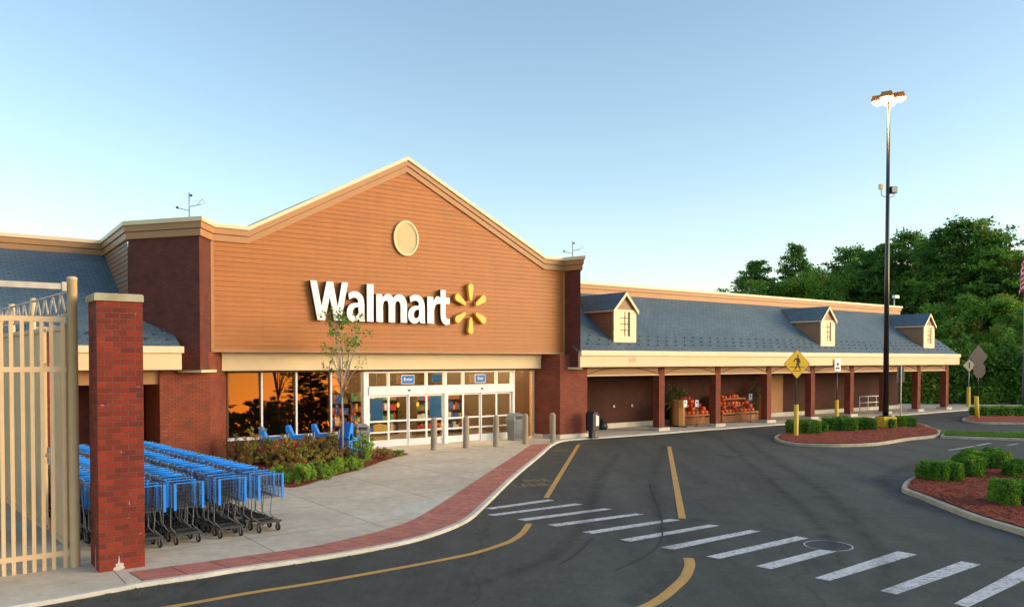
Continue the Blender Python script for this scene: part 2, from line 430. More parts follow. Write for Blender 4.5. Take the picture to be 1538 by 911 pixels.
# ------------------------------------------------------------------ ground
g = MB(); g.face([(-900,-900,ASPH-.03),(900,-900,ASPH-.03),(900,900,ASPH-.03),(-900,900,ASPH-.03)], M['grass'])
tag(g.build('ground'), kind='structure')
g = MB(); g.face([(-150,-90,ASPH),(190,-90,ASPH),(190,150,ASPH),(-150,150,ASPH)], M['asphalt'])
tag(g.build('asphalt_road'), kind='structure')

kerb_px = [(-420,975),(-120,938),(70,908),(180,887.5),(219,880.5),(300,868.5),(358,858.8),(478,841.5),(567,826),(640,809),(700,785.5),(730,760.5),(774,717.5),(813,684.5),(831,669),(849,662.5),(890,659)]
kp = [P(x,y,ASPH) for x,y in kerb_px]
kp = [Vector((p.x,p.y,0)) for p in kp]
tk = local(kp[-1])[1]
kp += [LW(s, tk-(.35 if s > 20 else .15)) for s in (10, 14, 22, 32, 46, 70)]
kerb = catmull(kp, 8)
inner = offset(kerb, -.16)
walk = MB()
poly = [(p.x,p.y) for p in offset(kerb, -.08)] + [tuple(LW(70,34)[:2]), tuple(LW(-60,34)[:2])]
walk.flat(poly, 0, M['walk'])
tag(walk.build('sidewalk'), kind='structure')
kb = MB(); kb.sweep(kerb, [(0,ASPH-.02),(-.01,-.008),(-.02,.009),(-.125,.009),(-.125,-.05)], M['kerb'])
tag(kb.build('kerb'), kind='structure')
# red paver band
inn_px = [(193.4,858.7),(300,844),(388,831.9),(477,818.5),(566.8,798),(620,780),(665,754),(700,731),(730,711.4),(771.4,685),(798,667)]
inn = catmull([P(x,y,0) for x,y in inn_px], 8)
out_px0 = P(218,880.5,ASPH)
i0 = min(range(len(kerb)), key=lambda i: (kerb[i]-Vector((out_px0.x,out_px0.y,0))).length)
endp = P(830,668,ASPH); i1 = min(range(len(kerb)), key=lambda i: (kerb[i]-Vector((endp.x,endp.y,0))).length)
outp = [p for p in offset(kerb, -.12)[i0:i1+1]]
def resample(path, n):
    d = [0]
    for a, b in zip(path, path[1:]): d.append(d[-1]+(b-a).length)
    out = []
    for i in range(n):
        t = d[-1]*i/(n-1); k = 0
        while k < len(d)-2 and d[k+1] < t: k += 1
        f = (t-d[k])/max(1e-6, d[k+1]-d[k]); out.append(path[k].lerp(path[k+1], f))
    return out, d[-1]
nA = 80; a_, la = resample(outp, nA); b_, lb = resample(inn, nA)
pv = MB()
for i in range(nA-1):
    w0 = (b_[i]-a_[i]).length; w1 = (b_[i+1]-a_[i+1]).length; u0 = la*i/(nA-1); u1 = la*(i+1)/(nA-1)
    z = Vector((0,0,.005))
    for q in (0, 1):
        f0, f1 = q/2, (q+1)/2
        pv.face([a_[i].lerp(b_[i],f0)+z, a_[i+1].lerp(b_[i+1],f0)+z, a_[i+1].lerp(b_[i+1],f1)+z, a_[i].lerp(b_[i],f1)+z], M['paver'],
                [(u0, .45*f0*2), (u1, .45*f0*2), (u1, .45*f1*2), (u0, .45*f1*2)])
tag(pv.build('paver_path'), kind='structure')

cpz = MB(); cpz.flat([tuple(P(x,y,0)[:2]) for x,y in ((582,771),(604,757),(676,745),(658,758),(626,781))], .003, M['kerb']); tag(cpz.build('concrete_patch'), kind='structure')
# painted markings
def mark_name(): return 'road_marking'
mk = MB()
def c5(X,Y): return (700+X/3.3625, 640+Y/3.3625)
def c6(X,Y): return (1100+X/3.361, 640+Y/3.361)
stripes = [
 (c5(95,412),c5(130,418),c5(447,373),c5(415,367)), (c5(105,445),c5(145,450),c5(590,393),c5(550,388)),
 (c5(255,468),c5(300,476),c5(738,417),c5(700,412)), (c5(410,495),c5(458,504),c5(900,443),c5(855,438)),
 (c5(585,532),c5(638,541),c5(1085,471),c5(1030,466)), (c5(775,570),c5(830,580),c5(1280,500),c5(1230,494)),
 (c5(985,608),c5(1045,621),c6(143,528),c6(90,521)), (c5(1213,655),c5(1280,667),c6(385,563),c6(325,553)),
 (c6(118,703),c6(195,719),c6(528,629),c6(450,618)), (c6(415,763),c6(492,777),c6(932,645),c6(835,628)),
 (c6(745,828),c6(828,846),c6(1255,696),c6(1155,679)), (c6(1115,893),c6(1190,911),c6(1585,722),c6(1480,702))]
for q in stripes:
    m_ = MB(); m_.face([P(x,y,ASPH+.004) for x,y in q], M['paint_white'])
    tag(m_.build('crosswalk_stripe'), kind='structure')
def line(pts, w, m, name='lane_line', sub=8, w2=None):
    c = catmull([P(x,y,ASPH+.005) for x,y in pts], sub) if len(pts) > 2 else [P(x,y,ASPH+.005) for x,y in pts]
    a, b = offset(c, w/2), offset(c, -w/2); mm = MB()
    for i in range(len(c)-1): mm.face([a[i],a[i+1],b[i+1],b[i]], m)
    return tag(mm.build(name), kind='structure')
line([(794.5,785.5),(785,799),(768.4,811),(744.6,820),(720.8,827.4),(700,832.7),(620,848.3),(477.5,873.6),(376,889.3),(254,910.5),(100,934)], .13, M['paint_yellow'])
line([(1033.6,837),(1036,848),(1028.6,866),(1012,882.4),(991.5,898.7),(967.6,911),(920,930)], .17, M['paint_yellow'])
line([c5(404,360),c5(568,92)], .13, M['paint_yellow'])
line([c5(568,92),c5(590,82),c5(640,74),c5(760,66)], .09, M['paint_faded'])
line([c5(1092,463),c5(1025,100)], .15, M['paint_yellow'])
for q in (((1425,675.6),(1463,669.7)),((1466.5,668.7),(1488,664.7)),((1514,668),(1529,665.7))):
    line(list(q), .10, M['paint_white'], 'parking_line')
# manhole
mc = P(1244,818.6,ASPH+.004); mh = MB()
mh.lathe([(0,.001),(.30,.001),(.345,.003),(.35,.006),(.37,.006),(.375,.002)], M['shade_g'], 40, mc)
mh.lathe([(.385,.001),(.41,.001)], M['paint_white'], 40, mc)
tag(mh.build('manhole_cover'), 'round iron manhole cover ringed with pale paint beside the crosswalk stripes', 'manhole cover')
# words on the road
def text_mesh(body, size, mats, ext=.01, off=0.0, bold=0.0):
    cu = bpy.data.curves.new('t', 'FONT'); cu.body = body; cu.size = size; cu.extrude = ext; cu.offset = bold
    cu.align_x = 'CENTER'; cu.align_y = 'CENTER'
    o = bpy.data.objects.new('t', cu); COL.objects.link(o)
    dg = bpy.context.evaluated_depsgraph_get(); me = bpy.data.meshes.new_from_object(o.evaluated_get(dg))
    bpy.data.objects.remove(o)
    me.materials.clear()
    for x in mats: me.materials.append(x)
    return me
for body, px, sc in (('FIRE', c5(357,273), 1.0), ('LANE', c5(330,296), 1.0), ('FIRE', c5(480,122), .8)):
    me = text_mesh(body, .42*sc, [M['paint_faded']], .001, bold=.012)
    o = bpy.data.objects.new('road_lettering', me); COL.objects.link(o)
    o.location = P(*px, ASPH+.006); o.rotation_euler = (0,0,R(20)); o.scale = (.95, 1.7, 1); tag(o, kind='structure')
def tyre():
    m, nt, b = mat('tyre_mark'); uv = N(nt, 'ShaderNodeTexCoord'); sp = N(nt, 'ShaderNodeSeparateXYZ'); L(nt, uv.outputs['UV'], sp.inputs[0])
    f = ramp(nt, sp.outputs[1], [(0, (0,0,0)), (.5, (.30,)*3), (1, (0,0,0))]); n_ = ramp(nt, noise(nt, uv.outputs['Object'], 3, 5, .7), [(.35, (.1,)*3), (.65, (1,)*3)])
    mm = N(nt, 'ShaderNodeMath', operation='MULTIPLY'); L(nt, f, mm.inputs[0]); L(nt, n_, mm.inputs[1])
    b.inputs['Base Color'].default_value = (.02,.02,.02,1); b.inputs['Roughness'].default_value = .9; L(nt, mm.outputs[0], b.inputs['Alpha']); return m
M['tyre'] = tyre()
def tyre_strip(pts, w):
    c = catmull([P(x,y,ASPH+.008) for x,y in pts], 10); a, b = offset(c, w/2), offset(c, -w/2); mm = MB()
    for i in range(len(c)-1): mm.face([a[i],a[i+1],b[i+1],b[i]], M['tyre'], [(i,0),(i+1,0),(i+1,1),(i,1)])
    tag(mm.build('tyre_marks'), kind='structure')
tyre_strip([(1120,660),(1170,695),(1240,740),(1290,790),(1325,840),(1340,900)], .55)
tyre_strip([(1090,665),(1130,700),(1190,750),(1240,800),(1262,850)], .4)
tyre_strip([(1000,668),(985,700),(985,760),(1010,820),(1000,870),(940,905)], .5)
tyre_strip([(1420,770),(1360,752),(1335,735),(1330,715),(1380,695)], .7)
tyre_strip([(930,680),(900,720),(880,780),(820,840),(700,880)], .45)
# tar cracks
for pts in ([(960,380),(985,450),(983,580),(870,670),(760,720)], [(930,300),(960,380)], [(640,560),(560,640),(480,690)]):
    line([c5(*p) for p in pts], .035, M['rubber'] if False else M['shade_g'], 'tar_crack')

# ------------------------------------------------------------------ store
BL = dict(loc=tuple(A0), rz=ROT)
store = empty('store_building', tuple(A0), ROT, 'long brick and orange clapboard supermarket with gabled entrance and blue shingle roofs', 'building')
def part(mb, name, label=None, parent=None):
    o = mb.build(name, parent or store)
    if label: o['label'] = label
    return o
ZC = 7.46
sL, sR = S(317,-.9,430), S(847,-.9,450)
vl, vr, ap = F(372,342,-.9), F(816,387,-.9), F(610,236,-.9)
cornL = (S(299,-1.74,340), -1.74); endA = (S(192,.4,340), .4)
cornR = (S(872,-1.7,385), -1.7); endR = (cornR[0]+1.5, .4)
ZC = F(317,335,-.9)[1]; apz = ap[1]; pL = (endA[0]+.15, 5.15)
print('ZC', ZC, 'gable', vl, vr, ap, 'L', sL, sR, cornL, endA, cornR)
gpath = [(sL,-.9,ZC),(vl[0],-.9,ZC),(ap[0],-.9,apz),(vr[0],-.9,ZC),(sR,-.9,ZC)]
# clapboard wall (lapped boards)
def gz(s):
    if s <= vl[0] or s >= vr[0]: return ZC
    if s <= ap[0]: return ZC+(apz-ZC)*(s-vl[0])/(ap[0]-vl[0])
    return ZC+(apz-ZC)*(vr[0]-s)/(vr[0]-ap[0])
def span(z):
    zz = z+.30
    if zz <= ZC: return sL, sR
    k = min(1, (zz-ZC)/(apz-ZC)); return vl[0]+(ap[0]-vl[0])*k, vr[0]+(ap[0]-vr[0])*k
w = MB(); step = .155; z = 3.5
while z < apz-.35:
    z1 = z+step; a0, b0 = span(z); a1, b1 = span(z1)
    w.face([(a0,-.922,z),(b0,-.922,z),(b1,-.902,z1+.004),(a1,-.902,z1+.004)], M['siding'])
    w.face([(a0,-.90,z),(b0,-.90,z),(b0,-.922,z),(a0,-.922,z)], M['siding'])
    z = z1
# wall body behind boards
body = [(sL,3.5),(sR,3.5),(sR,ZC-.1),(vr[0],ZC-.1),(ap[0],apz-.12),(vl[0],ZC-.1),(sL,ZC-.1)]
for q in ([0,1,2,6],[6,2,3,5],[5,3,4]):
    w.face([(body[i][0],-.895,body[i][1]) for i in q], M['siding'])
w.face([(sL,-.922,3.5),(sL,-.9,ZC-.1),(sL,-.3,ZC-.1),(sL,-.3,3.5)], M['siding']); w.face([(sR,-.922,3.5),(sR,-.3,3.5),(sR,-.3,ZC-.1),(sR,-.9,ZC-.1)], M['siding'])
w.box(sL-.02, sL+.07, -.945, -.80, 3.48, ZC-.3, M['trim_tan']); w.box(sR-.07, sR+.02, -.945, -.80, 3.48, ZC-.3, M['trim_tan'])
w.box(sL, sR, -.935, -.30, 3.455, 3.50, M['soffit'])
w.box(sL, sR, -.95, -.925, 3.46, 3.54, M['trim_tan'])
part(w, 'gable_wall')
# gable roof body behind
rf = MB()
zz = -.08
pts = [(vl[0],ZC+zz),(ap[0],apz+zz),(vr[0],ZC+zz)]
for a, b in zip(pts, pts[1:]): rf.face([(a[0],-.85,a[1]),(b[0],-.85,b[1]),(b[0],9,b[1]),(a[0],9,a[1])], M['shingle'])
rf.box(endA[0]+.3, endR[0]-.3, .5, 30, ZC-.62, ZC-.55, M['bin_grey'])
part(rf, 'gable_roof')
# coping around towers and gable
path = [(-34,5.15,ZC),(pL[0],pL[1],ZC),(endA[0],endA[1],ZC),(cornL[0],cornL[1],ZC),(sL,-.9,ZC)]+gpath[1:]
path += [(cornR[0],cornR[1],ZC),(endR[0],endR[1],ZC),(endR[0],3.5,ZC)]
cp = MB(); cp.sweep(path, [(.16,-.13),(.16,0),(-.25,0),(-.25,-.13)], M['coping'])
part(cp, 'coping')
tb = MB()
tb.sweep(path, [(.11,-.32),(.11,-.132),(-.1,-.132),(-.1,-.32)], M['trim_tan'])
tb.sweep(path, [(.07,-.54),(.07,-.338),(-.06,-.338),(-.06,-.54)], M['trim_tan'])
tb.sweep(path, [(.055,-.338),(.055,-.32),(-.06,-.32),(-.06,-.338)], M['soffit'])
part(tb, 'cornice_trim')
# towers
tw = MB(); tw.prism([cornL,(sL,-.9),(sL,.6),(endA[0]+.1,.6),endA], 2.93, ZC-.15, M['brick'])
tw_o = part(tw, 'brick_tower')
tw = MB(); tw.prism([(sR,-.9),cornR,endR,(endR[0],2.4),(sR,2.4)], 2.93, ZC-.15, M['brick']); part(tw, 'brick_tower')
lg = MB()
def grow(poly, d):
    p = [Vector((a,b,0)) for a,b in poly]; return [(q.x,q.y) for q in offset(p, d, True)]
lg.prism([(cornL[0],cornL[1]-.14),(sL+.12,-1.0),(sL+.1,-.3),(endA[0],-.3),(endA[0]+.1,.2),(endA[0]-.1,.3)], 2.84, 2.92, M['coping'])
part(lg, 'tower_ledge'); lg = MB()
lg.prism([(sR-.12,-1.0),(cornR[0],cornR[1]-.14),(cornR[0]+.5,-1.0),(cornR[0]+.5,-.3),(sR-.1,-.3)], 2.84, 2.92, M['coping']); part(lg, 'tower_ledge')
bL0, bL1, bL2 = S(240,-1.2), S(315,-1.2), S(340,0)
bR0, bR1, bR2 = S(801,0), S(841,-1.2,610), S(882,-1.2,610)
lb_ = MB(); lb_.prism([(bL0,-1.2),(bL1,-1.2),(bL2,0),(bL2,.6),(bL0,.6)], 0, 3.46, M['brick_front']); part(lb_, 'brick_pier_base')
lb_ = MB(); lb_.prism([(bR1,-1.2),(bR2,-1.2),(bR2,1.7),(bR0,1.7),(bR0,0)], 0, 3.46, M['brick_front']); part(lb_, 'brick_pier_base')
bs = MB(); bs.prism([(bR1-.08,-1.30),(bR2+.12,-1.30),(bR2+.12,-.9),(bR0,-.6),(bR0-.08,-.1)], 0, .16, M['kerb']); part(bs, 'base_slab')
# cream band over the entrance
bd = MB(); bd.box(S(333,-.4,545), S(812,-.4,545), -.42, .12, 2.87, 3.45, M['cream'])
bd.box(S(333,-.4,545)-.01, S(812,-.4,545)+.01, -.45, -.42, 3.30, 3.453, M['coping'])
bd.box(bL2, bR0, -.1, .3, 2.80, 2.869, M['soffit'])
part(bd, 'entrance_band')
# downlight on the band
# left wing
lw_ = MB()
zt = ZC-.62
# roof plane
e0, e1 = (-1.65, 3.62), (5.12, ZC-.50)
def roofplane(mb, s0, s1, e0, e1, m, th=.12, rows=None, guard=True):
    (t0,z0),(t1,z1) = e0, e1
    n = math.hypot(t1-t0, z1-z0)
    mb.face([(s0,t0,z0),(s1,t0,z0),(s1,t1,z1),(s0,t1,z1)], m, [(s0,0),(s1,0),(s1,n),(s0,n)])
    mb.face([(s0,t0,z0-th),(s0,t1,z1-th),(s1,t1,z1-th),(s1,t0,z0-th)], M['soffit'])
    mb.face([(s0,t0,z0-th),(s0,t0,z0),(s0,t1,z1),(s0,t1,z1-th)], m); mb.face([(s1,t0,z0-th),(s1,t1,z1-th),(s1,t1,z1),(s1,t0,z0)], m)
    if guard:
        for r in range(3):
            f = (.42+.33*r)/n; t, z = t0+(t1-t0)*f, z0+(z1-z0)*f; s = s0+.3+(.3 if r % 2 else 0)
            while s < s1-.1:
                mb.box(s-.035, s+.035, t-.02, t+.03, z, z+.07, M['guard']); s += .6
eL = S(272,-1.65,540)
roofplane(lw_, -34, eL, e0, e1, M['shingle'])
# gable end below the roof at tower
lw_.face([(eL,-1.6,3.5),(eL,.4,3.5),(eL,.4,4.45)], M['soffit'])
part(lw_, 'wing_roof')
fa = MB(); fa.box(-34, eL, -1.72, -1.2, 2.93, 3.60, M['cream']); fa.box(-34, eL+.05, -1.80, -1.725, 3.42, 3.615, M['coping'])
fa.box(-34, eL-.05, -1.25, 1.6, 2.97, 3.05, M['soffit']); part(fa, 'eave_fascia')
rw = MB(); 
z = 3.2
while z < ZC-.5:      # tan clapboard return between left wing and tower, and parapet
    a, b = Vector((*pL,0)), Vector((*endA,0)); d = (b-a).normalized(); nn = Vector((d.y,-d.x,0))
    rw.face([a+nn*.02+Vector((0,0,z)), b+nn*.02+Vector((0,0,z)), b+Vector((0,0,z+.16)), a+Vector((0,0,z+.16))], M['siding_tan'])
    rw.face([a+Vector((0,0,z)), b+Vector((0,0,z)), b+nn*.02+Vector((0,0,z)), a+nn*.02+Vector((0,0,z))], M['siding_tan'])
    z += .155
rw.box(-34, pL[0], 5.15, 5.4, 3, ZC-.3, M['trim_tan'])
part(rw, 'return_wall')
fr = MB(); fr.box(-34, bL0-.003, -1.1, -.8, 2.5, 2.96, M['trim_tan']); part(fr, 'porch_beam')
pw = MB(); pw.box(-34, bL0+.3, 1.5, 1.8, 0, 3.2, M['brick']); part(pw, 'porch_wall')
for s in (-14.8, -19, -23.2):
    c = MB(); c.box(s-.25, s+.25, -1.2, -.7, .1, 2.5, M['brick_front']); c.box(s-.35, s+.35, -1.3, -.6, 0, .12, M['kerb']); part(c, 'porch_column')
# right wing
S_END = S(1424,-1.1,600)+.1
RT = 2.2; ZR = F(873,422.8,RT)[1]; roof_top = 6.37
print('S_END', S_END, 'ZR', ZR, F(873,440,RT), F(1427,530,-1.7), F(1427,548,-1.7), F(1352,459.8,RT))
rr = MB(); e0, e1 = (-1.65,3.62), (RT-.02, roof_top)
roofplane(rr, bR2+.02 if False else cornR[0]-.1, S_END, e0, e1, M['shingle'])
part(rr, 'wing_roof')
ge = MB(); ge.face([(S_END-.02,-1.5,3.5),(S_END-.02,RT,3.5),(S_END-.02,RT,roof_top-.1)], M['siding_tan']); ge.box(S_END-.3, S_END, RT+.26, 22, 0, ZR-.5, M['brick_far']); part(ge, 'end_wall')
fa = MB(); s0 = S(871,-1.7,540)
fa.box(s0, S_END, -1.72, -1.2, 2.93, 3.60, M['cream']); fa.box(s0, S_END+.06, -1.80, -1.725, 3.40, 3.615, M['coping']); fa.box(S_END, S_END+.06, -1.725, RT, 2.95, 3.61, M['cream'])
fa.box(s0, S_END-.05, -1.25, 1.6, 2.97, 3.05, M['soffit']); part(fa, 'eave_fascia')
pr = MB(); pr.box(cornR[0]+.3, S(1352,RT,480), RT, RT+.25, 5.9, ZR-.2, M['trim_tan'])
part(pr, 'parapet_wall')
cp = MB(); pe = S(1352,RT,480); cp.sweep([(endR[0]-.05,RT,ZR),(pe,RT,ZR),(pe,20,ZR)], [(.12,-.12),(.12,0),(-.25,0),(-.25,-.12)], M['coping'])
cp.sweep([(endR[0]-.05,RT,ZR),(pe,RT,ZR),(pe,20,ZR)], [(.06,-.30),(.06,-.123),(-.2,-.123),(-.2,-.30)], M['trim_tan']); part(cp, 'coping')
fl = MB(); fl.box(endR[0], pe-.2, RT+.3, 30, ZR-.45, ZR-.4, M['bin_grey']); part(fl, 'flat_roof')
wall_end = S(1349,1.5,600)
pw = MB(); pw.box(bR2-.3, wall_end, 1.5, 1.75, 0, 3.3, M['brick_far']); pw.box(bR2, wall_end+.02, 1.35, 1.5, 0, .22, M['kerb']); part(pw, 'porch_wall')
colpx = [990, 1075, 1152, 1218, 1277, 1329, 1378, 1420.5]
cols = [S(x,-1.1,600) for x in colpx]
print('cols', cols)
for s in cols:
    c = MB(); c.box(s, s+.36, -1.1, -.72, .14, 2.55, M['brick_front']); c.box(s, s+.36, -1.1, -.72, 2.55, 2.94, M['brick_front'])
    o = part(c, 'porch_column')
    c = MB(); c.box(s-.12, s+.60, -1.22, -.55, 0, .14, M['kerb']); part(c, 'column_base', parent=o)
edges = [bR2] + cols
for a, b in zip([bR2]+[s+.36 for s in cols[:-1]], cols):
    f = MB(); f.box(a+.003, b-.003, -1.06, -.90, 2.56, 2.94, M['trim_tan'])
    n = 14; prev = None
    for i in range(n+1):
        k = i/n; s = a+.05+(b-a-.1)*k; z = 2.58+.30*(1-(2*k-1)**2)
        if prev: f.face([(prev[0],-1.075,prev[1]),(s,-1.075,z),(s,-1.075,z+.035),(prev[0],-1.075,prev[1]+.035)], M['soffit']); f.face([(prev[0],-1.075,prev[1]),(prev[0],-1.058,prev[1]),(s,-1.058,z),(s,-1.075,z)], M['soffit'])
        prev = (s,z)
    f.box(a+.003, b-.003, -1.09, -1.06, 2.53, 2.575, M['cream'])
    part(f, 'arched_beam')
# dormers
def dormer(xl, xr, yb):
    s0, s1 = S(xl,-1.1,yb), S(xl,-1.1,yb)+1.32
    t0 = -1.1; slope = (roof_top-3.62)/(RT+1.63); zb = 3.62+slope*(t0+1.65)
    ze, zp = 5.42, 6.12
    d = MB(); tE = -1.65+(ze-3.62)/slope; mid = (s0+s1)/2
    d.face([(s0,t0,zb-.05),(s1,t0,zb-.05),(s1,t0,ze),(mid,t0,zp),(s0,t0,ze)], M['siding_tan'])
    for s, fl in ((s0,1),(s1,0)):
        z = zb
        while z < ze-.01:
            z1 = min(ze, z+.155); ta = -1.65+(z-3.62)/slope; tb_ = -1.65+(z1-3.62)/slope; o_ = -.015 if fl else .015
            q = [(s+o_,t0,z),(s,t0,z1),(s,tb_+.1,z1),(s+o_,ta+.1,z)]
            d.face(q if not fl else q[::-1], M['siding_tan']); z = z1
    o = part(d, 'dormer')
    r = MB(); tR = -1.65+(zp-3.62)/slope
    ov = .10; sl = (zp-ze)/(mid-s0)
    for sg in (-1, 1):
        se = mid+sg*(mid-s0+ov); zee = ze-sl*ov
        tEE = -1.65+(zee-3.62)/slope
        top = [(se,t0-.12,zee),(mid,t0-.12,zp),(mid,tR+.05,zp),(se,tEE+.05,zee)]
        up = [(x,y,z+.07) for x,y,z in top]; q = up if sg < 0 else up[::-1]
        r.face(q, M['shingle'], [(p[1],math.hypot(p[0]-mid,p[2]-zp)) for p in q]); r.face(top[::-1] if sg < 0 else top, M['cream'])
        r.face([top[0],top[1],up[1],up[0]], M['cream']); r.face([top[3],top[0],up[0],up[3]], M['cream'])
        # rake board
        r.face([(se,t0-.125,zee-.09),(mid,t0-.125,zp-.09),(mid,t0-.125,zp+.072),(se,t0-.125,zee+.072)], M['coping'])
    part(r, 'dormer_roof', parent=o)
    f = MB(); wx0, wx1, wz0, wz1 = s0+.36, s1-.36, zb+.24, ze-.10; t = t0-.03
    for a in ((s0-.02,wx0,zb-.04,ze),(wx1,s1+.02,zb-.04,ze)): f.box(a[0],a[1],t,t0+.03,a[2],a[3],M['coping'])
    f.box(wx0,wx1,t-.003,t0+.03,zb-.04,wz0,M['coping']); f.box(wx0,wx1,t-.003,t0+.03,wz1,ze,M['coping'])
    f.box((wx0+wx1)/2-.02,(wx0+wx1)/2+.02,t0-.024,t0+.01,wz0,wz1,M['sign_black'])
    for k in range(1,4): zz_ = wz0+(wz1-wz0)*k/4; f.box(wx0,wx1,t0-.020,t0+.01,zz_-.018,zz_+.018,M['sign_black'])
    part(f, 'window', parent=o)
    g_ = MB(); g_.box(wx0,wx1-.13,t0-.012,t0-.004,wz0,wz1,M['dorm_pane']); g_.box(wx1-.13,wx1,t0-.012,t0-.004,wz0,wz1,M['sign_black']); part(g_, 'pane', parent=o)  # flat pale yellow pane; black right strip paints the reveal's shadow
for q in ((921.7,953,512),(1232.5,1254,518),(1387,1402,520)): dormer(*q)
# round louvre
vs, vz = F(609,358,-.92); v_ = MB()
vr_ = .60
for k in range(15):
    z0 = -vr_*.9+k*vr_*1.8/15; hw = math.sqrt(max(.01,(vr_*.93)**2-(z0+.04)**2))
    v_.face([(vs-hw,-.985,vz+z0),(vs+hw,-.985,vz+z0),(vs+hw,-.945,vz+z0+.085),(vs-hw,-.945,vz+z0+.085)], M['vent'])
n = 40
for i in range(n):
    a, b = 2*math.pi*i/n, 2*math.pi*(i+1)/n
    for (r0,y0),(r1,y1) in (((vr_*1.05,-.93),(vr_*1.05,-1.0)),((vr_*1.05,-1.0),(vr_*.92,-1.0)),((vr_*.92,-1.0),(vr_*.92,-.93))):
        v_.face([(vs+r0*math.cos(a),y0,vz+r0*math.sin(a)),(vs+r0*math.cos(b),y0,vz+r0*math.sin(b)),(vs+r1*math.cos(b),y1,vz+r1*math.sin(b)),(vs+r1*math.cos(a),y1,vz+r1*math.sin(a))], M['vent'])
v_.v = [(vs+(x-vs)*.80, y, z) for x, y, z in v_.v]; part(v_, 'round_vent')
# windows and doors (plane t = 0)
def xs(x, y=610): return S(x,0,y)
sill = MB(); d0, d1 = xs(544.5), xs(771)
sill.box(bL2, d0, -.10, .12, .58, .68, M['white']); sill.box(bL2, d0, -.03, .1, 0, .58, M['brick']); part(sill, 'window_sill')
TILT = math.tan(R(2.6))  # panes lean back only so they reflect the low sky and treetops
def pane(name, s0, s1, z0, z1, m, t=.03, tilt=0, parent=None):
    p = MB(); dy = (z1-z0)*tilt
    p.face([(s0,t,z0),(s1,t,z0),(s1,t+dy,z1),(s0,t+dy,z1)], m)
    return part(p, name, parent=parent)
mull = [bL2+.04, xs(393), xs(445), xs(497), d0]
fm = MB()
for s in mull[1:4]: fm.box(s-.03, s+.03, -.04, .17, .68, 2.80, M['white'])
fm.box(bL2, bL2+.06, -.03, .17, .68, 2.80, M['soffit']); wf = part(fm, 'window_frame')
for a, b in zip(mull, mull[1:]): pane('window_pane', a+.03, b-.03, .68, 2.80, M['glass'], 0.0, TILT, wf)
# door frame
df = MB()
df.box(d0, d0+.2, -.10, .12, 0, 2.80, M['white']); df.box(d1-.10, d1, -.10, .12, 0, 2.80, M['white'])
df.box(d0+.2, d1-.10, -.14, .12, 1.94, 2.25, M['white']); df.box(d0+.2, d1-.1, -.08, .1, 2.74, 2.80, M['white'])
cen = xs(668.5)
df.box(cen-.09, cen+.05, -.11, .12, 0, 1.94, M['white']); df.box(cen-.05, cen+.03, -.085, .11, 2.25, 2.74, M['white'])
for x in (583,640,695,745): s = xs(x); df.box(s-.025, s+.025, -.085, .1, 2.25, 2.74, M['white'])
for x in (612,721): s = xs(x); df.lathe([(0,0),(.06,.0),(.07,.02)], M['sign_black'], 12, (s,-.15,2.08)) if False else df.box(s-.05,s+.05,-.165,-.14,2.06,2.12,M['sign_black'])
dfo = part(df, 'door_frame')
tr = [d0+.2, xs(583), xs(640), cen, xs(695), xs(745), d1-.1]
for a, b in zip(tr, tr[1:]): pane('transom_pane', a+.02, b-.02, 2.25, 2.74, M['glass_door'], 0.0, 0, dfo)
leafs = [d0+.2, xs(583), xs(612.5), xs(640), cen-.07, cen+.05, xs(695), xs(721), xs(745), d1-.1]
prs = [(leafs[0],leafs[1]),(leafs[1],leafs[2]),(leafs[2],leafs[3]),(leafs[3],leafs[4]),(leafs[5],leafs[6]),(leafs[6],leafs[7]),(leafs[7],leafs[8]),(leafs[8],leafs[9])]
for i, (a, b) in enumerate(prs):
    lf = MB(); t0 = -.06+.045*(i % 2); t1 = t0+.04; a += .004; b -= .004; st = .045
    lf.box(a, a+st, t0, t1, .03, 1.935, M['white']); lf.box(b-st, b, t0, t1, .03, 1.935, M['white'])
    for z0, z1 in ((.03,.28),(.54,.60),(.94,1.0),(1.86,1.935)): lf.box(a+st, b-st, t0+.002, t1-.002, z0, z1, M['white'])
    o = part(lf, 'door')
    p = MB(); tm = (t0+t1)/2
    p.face([(a+st,tm,.28),(b-st,tm,.28),(b-st,tm,1.86),(a+st,tm,1.86)], M['glass_door']); part(p, 'door_pane', parent=o)
    if i in (1,2):
        q = MB(); q.lathe([(0,0),(.075,0)], M['sign_yellow'], 20); qo = q.build('door_sticker', o); qo.location = ((a+b)/2, tm-.012, 1.55); qo.rotation_euler = (R(90),0,0); qo.scale = (.8,1.25,1)
pane('side_pane', d1, bR0-.12, .05, 2.80, M['glass'], .0, 0)
f_ = MB(); f_.box(bR0-.12, bR0-.003, -.08, .1, 0, 2.80, M['fence']); part(f_, 'side_frame')
# interior
it = MB(); iL, iR = bL2+.02, bR0-.02; d9 = 9.0
it.box(iL, iR, .15, d9, -.03, .006, M['in_floor']); it.box(iL, iR, .31, d9, 3.0, 3.1, M['in_ceil'])
it.box(iL, iR, d9, d9+.1, 0, 3.1, M['in_wall']); it.box(iL-.1, iL, .15, d9, 0, 3.1, M['in_wall']); it.box(iR, iR+.1, .15, d9, 0, 3.1, M['in_wall'])
it.box(iL, mull[3]-.02, 1.3, 1.35, 0, 3.0, M['dark_in']); it.box(mull[3]-.07, mull[3]-.02, .2, 1.3, 0, 3.0, M['dark_in'])  # dark sheets added behind the left panes to keep them dark
part(it, 'interior')
tl = MB()
for k in range(6):
    for s in (mull[3]+.7, mull[3]+2.2, mull[3]+3.7, mull[3]+5.2, mull[3]+6.7, mull[3]+8.0): tl.box(s, s+.9, .9+k*1.35, 1.0+k*1.35, 2.93, 2.97, M['tube'])
part(tl, 'ceiling_lights')
rng = random.Random(3)
